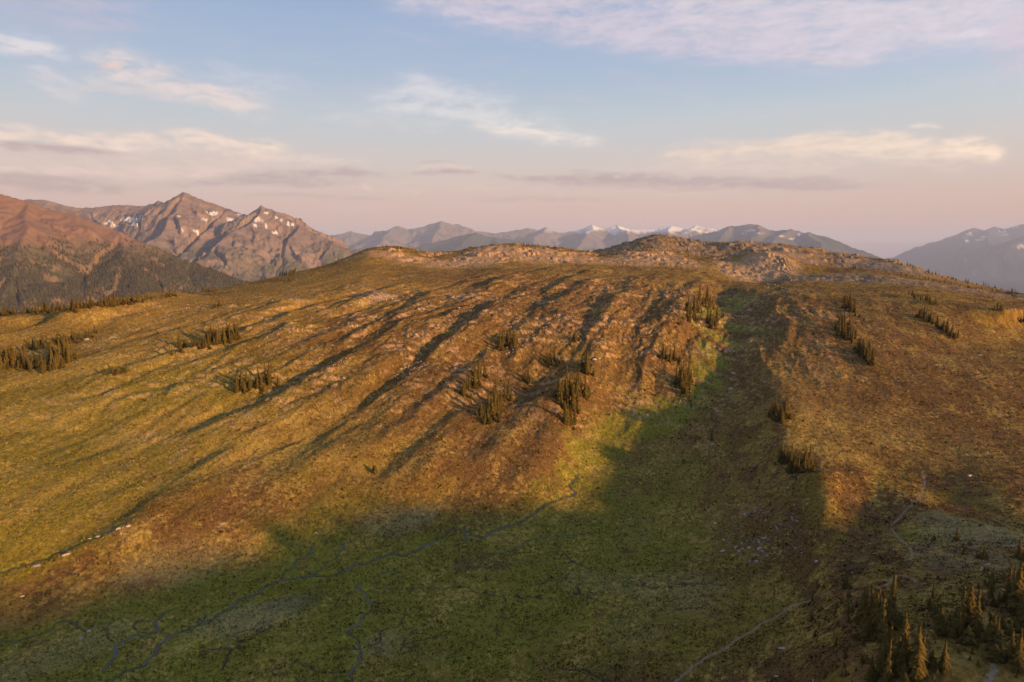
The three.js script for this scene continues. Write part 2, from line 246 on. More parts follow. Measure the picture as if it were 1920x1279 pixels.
// folds: lines along a crest; the ground falls away on the far left side of each and runs out gently on the near right
function polyline(pts, G = base) { const o = []; for (const [u, v] of pts) { const p = hit(u, v, G); if (p) o.push([p.x, p.z]); } return o; }
const folds = [
  { p: [[1550, 985], [1528, 940], [1500, 880], [1475, 810], [1455, 750], [1442, 690], [1428, 645], [1418, 605], [1412, 568]], h: 1.4, wl: 9, wr: 26 },
  { p: [[285, 862], [380, 822], [470, 786], [560, 742], [640, 697], [700, 662], [745, 632], [800, 600]], h: 3.2, wl: 7, wr: 26 },
  { p: [[40, 1090], [120, 1050], [210, 1016], [255, 982], [330, 920], [400, 878], [470, 845]], h: 1.5, wl: 4, wr: 20 },
  { p: [[440, 968], [520, 915], [580, 885], [650, 850], [720, 808], [780, 765], [835, 722], [890, 690]], h: 2.4, wl: 8, wr: 22 },
  { p: [[775, 935], [805, 890], [840, 852], [880, 815], [915, 790], [960, 755]], h: 2.4, wl: 8, wr: 16 },
  { p: [[860, 920], [920, 875], [965, 830], [1000, 790], [1030, 756], [1075, 722], [1110, 690], [1150, 640]], h: 3.0, wl: 8, wr: 18 },
  { p: [[1140, 800], [1170, 762], [1205, 706], [1240, 648], [1275, 590], [1308, 545], [1325, 520]], h: 3.4, wl: 9, wr: 17 },
  { p: [[-60, 668], [0, 650], [60, 634], [120, 616], [180, 598], [240, 583], [300, 571], [360, 560]], h: 7.5, wl: 14, wr: 30 },
  { p: [[60, 652], [160, 640], [240, 612], [300, 590]], h: 1.2, wl: 5, wr: 14 },
  { p: [[630, 590], [680, 570], [735, 548], [790, 530]], h: 2.6, wl: 7, wr: 16 },
  { p: [[805, 702], [850, 664], [890, 628], [925, 592], [950, 570]], h: 2.4, wl: 7, wr: 16 },
  { p: [[100, 728], [180, 708], [250, 694], [330, 668], [400, 650]], h: 1.1, wl: 4, wr: 14 },
  { p: [[180, 764], [260, 750], [330, 734], [400, 716]], h: 1.0, wl: 4, wr: 12 },
  { p: [[120, 690], [200, 668], [270, 652]], h: 1.0, wl: 4, wr: 10 },
  { p: [[400, 680], [470, 655], [530, 628], [570, 606]], h: 1.3, wl: 5, wr: 12 },
  { p: [[1000, 610], [1050, 575], [1100, 540], [1130, 522]], h: 2.2, wl: 7, wr: 14 },
  { p: [[830, 578], [870, 562], [930, 540], [990, 515]], h: 1.8, wl: 7, wr: 14 },
  { p: [[960, 690], [1000, 655], [1035, 620], [1060, 590]], h: 1.8, wl: 6, wr: 12 },
  { p: [[1085, 670], [1115, 630], [1135, 590], [1160, 550]], h: 1.6, wl: 6, wr: 12 },
  { p: [[900, 550], [960, 525], [1040, 505], [1080, 498]], h: 2.6, wl: 9, wr: 18 },
  { p: [[500, 590], [580, 566], [650, 545], [700, 525]], h: 1.4, wl: 6, wr: 16 },
  { p: [[1535, 1000], [1500, 940], [1530, 900]].slice(0, 1).concat([[1560, 960], [1545, 920], [1530, 885]]), h: 1.3, wl: 5, wr: 6 },
  ...[[[[620, 905], [700, 860], [780, 800], [850, 745], [910, 690], [960, 640], [1010, 590]], 1.7, 5], [[[700, 935], [760, 885], [830, 822], [885, 772]], 1.5, 5], [[[500, 900], [580, 852], [660, 800], [740, 745], [810, 690], [870, 630], [930, 580]], 1.4, 4.5], [[[380, 882], [470, 832], [560, 785], [650, 735], [720, 690], [790, 640], [860, 590], [920, 550]], 1.3, 4], [[[560, 702], [640, 656], [720, 612], [800, 566], [860, 536]], 1.6, 5],
    [[[960, 930], [1000, 882], [1035, 835], [1050, 800]], 1.5, 5], [[[1110, 640], [1140, 600], [1170, 560], [1200, 525]], 1.7, 5], [[[1190, 662], [1220, 612], [1250, 562], [1275, 526]], 1.7, 5], [[[440, 642], [520, 606], [600, 580], [660, 560]], 1.2, 5], [[[250, 652], [350, 622], [450, 600], [560, 570]], 1.3, 5], [[[0, 792], [100, 772], [200, 746], [300, 716]], 0.9, 4], [[[60, 902], [160, 870], [260, 832], [330, 802]], 0.8, 4], [[[690, 785], [760, 732], [820, 682], [870, 640]], 1.5, 4.5], [[[300, 960], [400, 915], [500, 868], [590, 830]], 1.0, 4], [[[480, 700], [560, 660], [640, 625], [700, 595]], 1.2, 4.5], [[[1020, 560], [1060, 532], [1110, 510], [1150, 502]], 1.8, 6], [[[760, 590], [820, 556], [880, 530], [940, 512]], 1.5, 5]].map(([p, h, wl]) => ({ p, h, wl, wr: wl * 2.6 })),
  { p: [[1560, 870], [1660, 920], [1780, 985], [1900, 1010]], h: 1.3, wl: 8, wr: 8 },
];
for (const f of folds) {
  f.q = polyline(f.p); f.len = [0];
  for (let i = 1; i < f.q.length; i++) f.len.push(f.len[i - 1] + Math.hypot(f.q[i][0] - f.q[i - 1][0], f.q[i][1] - f.q[i - 1][1]));
  const m = 3.2 * Math.max(f.wl, f.wr) + 6; f.box = [Math.min(...f.q.map((p) => p[0])) - m, Math.max(...f.q.map((p) => p[0])) + m, Math.min(...f.q.map((p) => p[1])) - m, Math.max(...f.q.map((p) => p[1])) + m];
}
function along(q, len, x, z) {                    // [distance, side (+ right of travel), share of the length]
  let best = 1e12, side = 1, t = 0;
  for (let i = 0; i < q.length - 1; i++) {
    const ax = q[i][0], az = q[i][1], vx = q[i + 1][0] - ax, vz = q[i + 1][1] - az, L2 = vx * vx + vz * vz, s = clamp(((x - ax) * vx + (z - az) * vz) / L2), dx = x - ax - vx * s, dz = z - az - vz * s, d = dx * dx + dz * dz;
    if (d < best) { best = d; side = -vz * dx + vx * dz > 0 ? 1 : -1; t = (len[i] + s * Math.sqrt(L2)) / len[len.length - 1]; }
  }
  return [Math.sqrt(best), side, t];
}
// the shoulder beside and behind the camera that keeps the basin in the shade: it stands where the edge of its shadow, traced back to the sun, says
const EDGE = [[-120, 1130, 340], [0, 1105, 320], [180, 1068, 310], [340, 1040, 310], [430, 1000, 310], [545, 968, 300], [590, 962, 300], [625, 990, 300], [650, 980, 300], [672, 962, 300], [710, 962, 300], [745, 974, 300], [765, 980, 300], [800, 960, 300], [850, 972, 300], [960, 968, 290], [1010, 952, 290], [1045, 940, 290], [1070, 930, 290], [1140, 965, 280], [1300, 1015, 260], [1420, 1060, 240], [1540, 1055, 230], [1640, 1070, 230], [1760, 1100, 230], [1850, 1120, 230], [1950, 1140, 230]];
const crest = EDGE.map(([u, v, t]) => { const p = hit(u, v, base); return [p.x + Math.sin(SUN_AZ) * t, p.z + Math.cos(SUN_AZ) * t, p.y + t * Math.tan(SUN_EL) - 6.5]; });
crest.unshift([crest[0][0] - 120, crest[0][1] + 160, 60]);
crest.push([crest[crest.length - 1][0] + 200, crest[crest.length - 1][1] + 60, 45]);
function shoulder(x, z) {
  let best = -1e9;
  for (let i = 0; i < crest.length - 1; i++) {
    const [ax, az, ay] = crest[i], [bx, bz, by] = crest[i + 1], vx = bx - ax, vz = bz - az, s = clamp(((x - ax) * vx + (z - az) * vz) / (vx * vx + vz * vz)), d = Math.hypot(x - ax - vx * s, z - az - vz * s);
    best = Math.max(best, lerp(ay, by, s) - (d < 10 ? d * d * 0.03 : 3 + (d - 10) * 0.62));
  }
  return best;
}
// flowing and carved water courses, trails
const brooks = [
  { w: 0.8, p: [[1084, 893], [1075, 905], [1068, 918], [1078, 925], [1050, 938], [1022, 949], [1000, 963], [975, 978], [945, 987], [925, 995], [905, 1008], [890, 1003], [868, 992], [848, 990], [835, 1003], [815, 1010], [795, 1022], [772, 1035], [755, 1040], [730, 1036], [700, 1048], [672, 1058], [640, 1072], [612, 1078], [580, 1080], [545, 1085], [505, 1093], [488, 1108], [470, 1118], [445, 1125], [430, 1140], [410, 1152], [388, 1165], [360, 1175], [335, 1186], [312, 1198], [296, 1212], [290, 1225], [275, 1240], [262, 1250], [235, 1258], [210, 1270], [180, 1290]] },
  { w: 0.5, p: [[680, 1088], [670, 1100], [685, 1112], [690, 1122], [695, 1135], [690, 1148], [680, 1155], [672, 1170], [652, 1178], [655, 1190], [668, 1200], [672, 1215], [680, 1228], [668, 1250], [655, 1262], [665, 1285]] },
  { w: 0.55, p: [[320, 1140], [300, 1152], [290, 1168], [300, 1178], [275, 1188], [250, 1190], [238, 1196], [218, 1212], [215, 1230], [200, 1250], [190, 1262]] },
  { w: 0.5, p: [[590, 1015], [580, 1035], [560, 1052], [545, 1068], [530, 1075], [528, 1086]] },
  { w: 0.4, p: [[640, 1010], [642, 1025], [628, 1045], [600, 1068], [590, 1078]] },
  { w: 0.4, p: [[255, 980], [235, 992], [200, 1010], [165, 1020], [130, 1035], [95, 1045], [60, 1058], [30, 1066], [0, 1076], [-30, 1085]] },
  { w: 0.35, p: [[1090, 1000], [1040, 1004], [1000, 1012], [975, 1022], [945, 1034], [880, 1036], [850, 1032]] },
  { w: 0.4, p: [[870, 990], [876, 1005], [870, 1018], [885, 1015]] },
  { w: 0.35, p: [[820, 1100], [780, 1100], [740, 1104], [715, 1098], [690, 1094]] },
  { w: 0.45, p: [[-20, 1205], [30, 1200], [75, 1190], [110, 1168], [130, 1165], [165, 1182]] },
  { w: 0.35, p: [[720, 1065], [735, 1075], [750, 1070], [715, 1075], [700, 1085]] },
];
const trails = [
  { w: 0.42, p: [[1255, 1290], [1290, 1258], [1330, 1230], [1365, 1212], [1395, 1192], [1425, 1175], [1455, 1158], [1490, 1140], [1520, 1128], [1545, 1115], [1562, 1108]] },
  { w: 0.38, p: [[1645, 1102], [1668, 1093], [1676, 1082], [1690, 1076], [1702, 1080], [1720, 1092]] },
  { w: 0.25, p: [[1672, 984], [1690, 970], [1710, 955], [1725, 938], [1730, 920], [1735, 900], [1728, 885]] },
  { w: 0.25, p: [[1672, 990], [1685, 1006], [1700, 1020], [1712, 1032], [1705, 1048]] },
  { w: 0.55, p: [[1852, 1290], [1856, 1272], [1866, 1255], [1864, 1235], [1868, 1222]] },
];
function resample(q, step) { const o = []; const c = new THREE.CatmullRomCurve3(q.map(([x, z]) => new THREE.Vector3(x, 0, z)), false, 'centripetal'); const n = Math.max(8, Math.round(c.getLength() / step)); for (let i = 0; i <= n; i++) { const p = c.getPointAt(i / n); o.push([p.x, p.z]); } return o; }
for (const b of [...brooks, ...trails]) {
  b.q = resample(polyline(b.p), 0.9); { const k = b.w < 0.3 ? 0.7 : trails.includes(b) ? 0.9 : 2.1; b.q = b.q.map(([x, z]) => [x + k * fbm(x / 4.2 + 5, z / 4.2, 4, 0.6), z + k * fbm(x / 4.2, z / 4.2 + 9, 4, 0.6)]); } b.len = [0];
  for (let i = 1; i < b.q.length; i++) b.len.push(b.len[i - 1] + Math.hypot(b.q[i][0] - b.q[i - 1][0], b.q[i][1] - b.q[i - 1][1]));
  b.box = [Math.min(...b.q.map((p) => p[0])) - 5, Math.max(...b.q.map((p) => p[0])) + 5, Math.min(...b.q.map((p) => p[1])) - 5, Math.max(...b.q.map((p) => p[1])) + 5];
}
// a coarse raster of how far the nearest brook or trail is (metres, to 5)
function field(list, cell = 0.35) {
  const x0 = Math.min(...list.map((b) => b.box[0])), x1 = Math.max(...list.map((b) => b.box[1])), z0 = Math.min(...list.map((b) => b.box[2])), z1 = Math.max(...list.map((b) => b.box[3]));
  const nx = Math.ceil((x1 - x0) / cell), nz = Math.ceil((z1 - z0) / cell), A = new Float32Array(nx * nz).fill(5);
  for (const b of list) for (let i = 0; i < b.q.length - 1; i++) {
    const [ax, az] = b.q[i], [bx, bz] = b.q[i + 1];
    for (let k = Math.max(0, Math.floor((Math.min(az, bz) - 5 - z0) / cell)); k < Math.min(nz, (Math.max(az, bz) + 5 - z0) / cell); k++) for (let m = Math.max(0, Math.floor((Math.min(ax, bx) - 5 - x0) / cell)); m < Math.min(nx, (Math.max(ax, bx) + 5 - x0) / cell); m++) {
      const x = x0 + m * cell, z = z0 + k * cell, vx = bx - ax, vz = bz - az, s = clamp(((x - ax) * vx + (z - az) * vz) / (vx * vx + vz * vz + 1e-9)), d = Math.hypot(x - ax - vx * s, z - az - vz * s) - b.w / 2;
      if (d < A[k * nx + m]) A[k * nx + m] = d;
    }
  }
  return (x, z) => { const fx = (x - x0) / cell, fz = (z - z0) / cell, i = Math.floor(fx), k = Math.floor(fz); if (i < 0 || k < 0 || i >= nx - 1 || k >= nz - 1) return 5; const a = fx - i, b = fz - k, n = k * nx + i; return lerp(lerp(A[n], A[n + 1], a), lerp(A[n + nx], A[n + nx + 1], a), b); };
}
const toBrook = field(brooks), toTrail = field(trails);

// patches of matter on the ground: [u, v, half width, half height, kind, amount]
const kinds = {
  heath: [0.128, 0.066, 0.020], gold: [0.212, 0.126, 0.027], olive: [0.165, 0.112, 0.016], moss: [0.165, 0.142, 0.017], ygreen: [0.180, 0.132, 0.017], pale: [0.260, 0.205, 0.090], straw: [0.330, 0.215, 0.052],
  dark: [0.052, 0.030, 0.012], scree: [0.370, 0.228, 0.130], red: [0.20, 0.08, 0.035], mud: [0.050, 0.038, 0.028], grey: [0.20, 0.145, 0.105], bright: [0.21, 0.21, 0.014],
};
const patchList = [
  [220, 690, 320, 80, 'olive', 0.85], [460, 800, 260, 100, 'olive', 0.75], [150, 620, 260, 40, 'olive', 0.7], [700, 900, 160, 60, 'olive', 0.55], [640, 720, 160, 60, 'olive', 0.4], [440, 600, 200, 40, 'olive', 0.5], [1700, 650, 260, 60, 'olive', 0.35],
  [1500, 690, 80, 40, 'straw', 0.5], [1640, 800, 120, 22, 'straw', 0.6], [1760, 850, 140, 16, 'straw', 0.55], [1560, 850, 60, 20, 'straw', 0.4], [1480, 610, 70, 14, 'straw', 0.5], [1640, 600, 80, 10, 'straw', 0.5], [1800, 680, 100, 10, 'straw', 0.35], [740, 880, 90, 40, 'straw', 0.4], [600, 780, 90, 24, 'straw', 0.35],
  [720, 1130, 480, 140, 'moss', 1], [420, 1255, 420, 70, 'moss', 0.9], [980, 1020, 260, 60, 'moss', 0.9], [1130, 880, 60, 60, 'moss', 0.8], [1190, 805, 80, 45, 'moss', 0.75], [1330, 690, 26, 60, 'moss', 0.9], [1362, 605, 20, 42, 'moss', 0.9], [1265, 775, 60, 30, 'moss', 0.7], [600, 1000, 110, 50, 'moss', 0.8], [180, 1200, 220, 70, 'moss', 0.75], [1350, 1170, 120, 60, 'moss', 0.5], [1720, 1000, 50, 14, 'moss', 0.7], [1120, 700, 40, 40, 'moss', 0.35], [1300, 1060, 120, 60, 'moss', 0.35],
  [90, 850, 290, 100, 'ygreen', 0.95], [380, 740, 260, 60, 'ygreen', 0.55], [120, 740, 200, 40, 'ygreen', 0.5], [500, 860, 160, 40, 'ygreen', 0.35], [340, 735, 150, 34, 'ygreen', 0.7], [50, 1000, 140, 70, 'ygreen', 0.95], [210, 960, 160, 50, 'ygreen', 0.7], [650, 955, 60, 40, 'ygreen', 0.8], [470, 705, 90, 36, 'ygreen', 0.5], [1060, 905, 30, 20, 'ygreen', 0.6], [1525, 930, 24, 50, 'olive', 0.5], [1860, 665, 60, 12, 'ygreen', 0.6], [700, 845, 60, 40, 'ygreen', 0.35], [310, 742, 26, 7, 'moss', 0.8], [250, 680, 150, 18, 'straw', 0.5],
  [560, 830, 160, 60, 'straw', 0.45], [330, 805, 120, 30, 'straw', 0.45], [90, 780, 120, 24, 'straw', 0.35], [100, 925, 90, 20, 'straw', 0.3], [1500, 720, 60, 60, 'straw', 0.55], [1560, 780, 90, 30, 'straw', 0.6], [1690, 830, 160, 28, 'straw', 0.5], [1480, 650, 60, 30, 'straw', 0.35], [1560, 620, 90, 16, 'straw', 0.35], [1700, 610, 120, 14, 'gold', 0.5],
  [470, 1160, 90, 26, 'pale', 0.6], [330, 1060, 90, 40, 'pale', 0.45], [740, 975, 60, 24, 'pale', 0.5], [790, 960, 30, 16, 'pale', 0.5], [1195, 990, 34, 30, 'pale', 0.55], [1120, 1090, 80, 26, 'pale', 0.3], [1180, 1180, 60, 30, 'pale', 0.35], [720, 1210, 50, 24, 'pale', 0.45], [1260, 1110, 90, 40, 'pale', 0.4], [1830, 1000, 90, 22, 'pale', 0.6], [1790, 1040, 90, 30, 'pale', 0.35], [100, 1230, 120, 30, 'pale', 0.3], [820, 1230, 40, 14, 'pale', 0.3],
  [1100, 1240, 90, 40, 'heath', 0.7], [900, 1060, 60, 12, 'mud', 0.5], [560, 1130, 60, 14, 'mud', 0.35], [800, 1215, 80, 24, 'heath', 0.4],
  [1750, 720, 360, 140, 'heath', 0.8], [900, 600, 330, 110, 'heath', 0.75], [960, 880, 130, 60, 'heath', 0.8], [400, 960, 120, 60, 'heath', 0.6], [330, 790, 60, 24, 'heath', 0.3], [520, 560, 260, 60, 'gold', 0.8], [250, 600, 260, 30, 'gold', 0.5], [700, 520, 160, 40, 'gold', 0.6], [1180, 560, 160, 50, 'heath', 0.7],
  [910, 480, 46, 20, 'scree', 0.95], [1000, 480, 70, 14, 'scree', 0.85], [1075, 484, 60, 10, 'scree', 0.7], [860, 492, 30, 14, 'scree', 0.6], [1200, 485, 50, 14, 'scree', 0.85], [1265, 490, 40, 12, 'scree', 0.7], [1430, 503, 62, 30, 'scree', 1], [1370, 510, 24, 20, 'scree', 0.7], [1560, 522, 60, 8, 'scree', 0.4], [730, 478, 50, 8, 'scree', 0.5], [790, 492, 60, 10, 'scree', 0.4], [1660, 500, 40, 8, 'grey', 0.8], [1720, 530, 60, 8, 'grey', 0.6], [1800, 545, 40, 8, 'grey', 0.5], [1490, 487, 30, 6, 'scree', 0.6],
  ...[[1085, 905, 34, 24], [1110, 870, 40, 26], [1140, 835, 44, 26], [1180, 805, 50, 24], [1225, 785, 44, 20], [1265, 770, 40, 20], [1300, 738, 26, 22], [1322, 706, 22, 22], [1336, 672, 18, 22], [1346, 640, 17, 22], [1352, 612, 17, 20], [1362, 586, 18, 16], [1385, 566, 16, 8], [1240, 800, 40, 20]].map((p) => [...p, 'moss', 1]),
  [1150, 990, 170, 80, 'moss', 0.75], [1020, 1180, 260, 80, 'moss', 0.6], [1250, 900, 70, 60, 'moss', 0.5],
  [1410, 965, 30, 20, 'red', 0.25], [1530, 955, 12, 26, 'ygreen', 0.5], [355, 1213, 26, 9, 'bright', 0.85], [1510, 912, 14, 12, 'ygreen', 0.5], [700, 565, 40, 8, 'grey', 0.8], [860, 565, 30, 6, 'grey', 0.6],
];
const PATCH = [];
for (const [u, v, ru, rv, k, amt] of patchList) {
  const c = hit(u, v, base), r = hit(u + ru, v, base), d = hit(u, v + rv, base) || c, a = hit(u, v - rv, base);
  if (!c || !r) continue;
  let ex = r.x - c.x, ez = r.z - c.z; const el = Math.min(Math.hypot(ex, ez), ru * c.r / FL * 1.3), n = Math.hypot(ex, ez); ex /= n; ez /= n; if (Math.abs(ex) < 0.5) { ex = 1; ez = 0; }
  const up = Math.hypot(c.x - d.x, c.z - d.z), len = a ? Math.min(2.2 * up + 4, (up + Math.hypot(a.x - c.x, a.z - c.z)) / 2) : up;
  let fx = c.x - d.x, fz = c.z - d.z; const fl = Math.hypot(fx, fz) || 1; fx /= fl; fz /= fl;
  PATCH.push({ x: c.x, z: c.z, ex, ez, fx, fz, a: el, b: Math.max(len, 3), k: kinds[k], amt, R: 2.2 * Math.max(el, len, 3), scree: k === 'scree' || k === 'grey' });
}
const STR = 19 * Math.PI / 180, sx = Math.sin(STR), sz = -Math.cos(STR);      // the way the beds of rock run
const bog = (x, z, y) => { const w = smooth(7.5, 4, y) * smooth(-0.15, 0.2, fbm(x / 34 + 12, z / 34, 2)); if (w <= 0) return 0; const a = x + 3 * fbm(x / 9, z / 9, 3), b = z + 3 * fbm(x / 9 + 30, z / 9, 3), p = Math.abs(perlin(a / 17 + b / 40, b / 10 - a / 50)), q = Math.abs(perlin(a / 7 + 40, b / 5)); return w * Math.max(smooth(0.05, 0.012, p) * smooth(-0.3, 0.1, perlin(x / 20, z / 20 + 7)), 0.7 * smooth(0.07, 0.02, q) * smooth(0.1, 0.4, perlin(x / 15 + 3, z / 15))); };
const ledge = new Float32Array(NT * NR), height = new Float32Array(NT * NR), ribZone = new Float32Array(NT * NR);
const inBox = (b, x, z) => x > b[0] && x < b[1] && z > b[2] && z < b[3];
const zoneC = hit(980, 600, base), zoneE = hit(1250, 560, base), zoneL = hit(560, 620, base);
for (let i = 0; i < NT; i++) for (let j = 0; j < NR; j++) {
  const r = RR[j], x = Math.sin(TH[i]) * r, z = -Math.cos(TH[i]) * r, n = i * NR + j;
  let y = base[n];
  const dense = Math.abs(TH[i]) < 1.12;
  const s = x * sx + z * sz, t = x * -sz + z * sx, far_ = smooth(1100, 1400, r);
  const flat = smooth(9, 3, y) * smooth(330, 200, r);
  const zone = Math.exp(-(((x - zoneC.x) / 190) ** 2) - ((z - zoneC.z) / (z > zoneC.z ? 120 : 240)) ** 2) + 0.7 * Math.exp(-(((x - zoneE.x) / 110) ** 2) - ((z - zoneE.z) / 160) ** 2) + 0.6 * Math.exp(-(((x - zoneL.x) / 150) ** 2) - ((z - zoneL.z) / 190) ** 2);
  ribZone[n] = clamp(zone) * (1 - far_);
  const grow = smooth(60, 140, r) * smooth(3000, 1500, r);
  y += grow * (1 - 0.8 * flat) * (1.5 * fbm(x / 75 + 2, z / 75, 3) + 0.35 * fbm(t / 16 + 5, s / 55, 3) + 0.16 * fbm(x / 7, z / 7, 2));
  if (dense) {
    y += ribZone[n] * (2.2 * ridged(t / 22 + 0.35 * fbm(s / 60, t / 40, 2), s / 150, 2) + 1.15 * ridged(t / 8 + 0.5 * fbm(s / 25, t / 20, 2), s / 34, 3) + 0.5 * ridged(t / 3.6, s / 12, 2) + 0.2 * fbm(x / 2.6, z / 2.6, 2));
    if (j % 1 === 0) for (const p of PATCH) if (p.scree) { const dx = x - p.x, dz = z - p.z; if (dx * dx + dz * dz > p.R * p.R) continue; const a = (dx * p.ex + dz * p.ez) / p.a, b = (dx * p.fx + dz * p.fz) / p.b, k = Math.exp(-(a * a + b * b)); y += k * p.amt * (2.2 * ridged(x / 17 + 3, z / 26, 4) + 0.8 * ridged(x / 5, z / 7, 2)); }
    y += (1 - 0.7 * flat) * 0.19 * fbm(x / 2.1, z / 2.1, 3) + 0.06 * fbm(x / 0.8, z / 0.8, 2);
    y += 5 * far_ * smooth(2000, 1600, r) * ridged(x / 60, z / 60, 4) * smooth(1050, 1200, r + 0);
    const top = smooth(770, 850, r) * smooth(1010, 985, r) * smooth(-0.24, -0.16, TH[i]) * smooth(0.42, 0.36, TH[i]) + 0.9 * smooth(1180, 1320, r) * smooth(1700, 1580, r), step = Math.max(0.8 * ribZone[n] * smooth(0.1, 0.4, ribZone[n]), top);
    if (step > 0.03) {
      const p = lerp(2.3, r > 1150 ? 9 : 5.5, Math.min(1, top)), q = (y + 0.10 * t * (1 - top) + 3.2 * fbm(x / 42 + 6, z / 42, 3) + (1.1 + 2.2 * Math.min(1, top)) * fbm(x / 11, z / 11 + 4, 4, 0.6)) / p, k = q - Math.floor(q), g = smooth(0.30, 0.62, k), on = smooth(-0.15, 0.25, fbm(x / 30 + 70, z / 50, 3));
      y += step * on * (0.75 + 0.25 * top) * p * (g - k); ledge[n] = step * on * smooth(0.26, 0.4, k) * smooth(0.68, 0.56, k);
    }
    for (const f of folds) {
      if (!inBox(f.box, x, z)) continue;
      let [d, side, u] = along(f.q, f.len, x, z);
      d = side * d + 0.3 * f.wl * fbm(x / 22 + f.h * 9, z / 22, 3);
      const taper = 1.3 * smooth(0, 0.16, u) * smooth(1, 0.84, u) * (0.85 + 0.5 * fbm(s / 30 + f.wr, f.h, 2));
      y += f.h * taper * (d > 0 ? Math.exp(-((d / f.wr) ** 2)) : Math.exp(-((d / f.wl) ** 2)) - 0.22 * Math.exp(-(((d + 2.1 * f.wl) / f.wl) ** 2)));
    }
    if (r < 330) { const m = bog(x, z, base[n]); if (m > 0) y -= 0.22 * m; }
    const db = r < 420 ? toBrook(x, z) : 5;
    if (db < 3) y -= 0.34 * smooth(0.55 + 0.3 * fbm(x / 1.5, z / 1.5, 2), -0.15, db) + 0.12 * smooth(3, 0, db);
    const dt = r < 420 ? toTrail(x, z) : 5;
    if (dt < 1) y -= 0.10 * smooth(0.5, -0.1, dt);
  }
  const sh = shoulder(x, z);
  if (sh > y - 14) { const w = sh + 1.2 * fbm(x / 45 + 40, z / 45, 3) + 1.6 * fbm(x / 14, z / 14 + 8, 3), k = 4, m = clamp(0.5 + 0.5 * (w - y) / k); y = lerp(y, w, m) + k * m * (1 - m); }
  height[n] = y;
}
const groundAt = (x, z) => lookup(height, x, z);

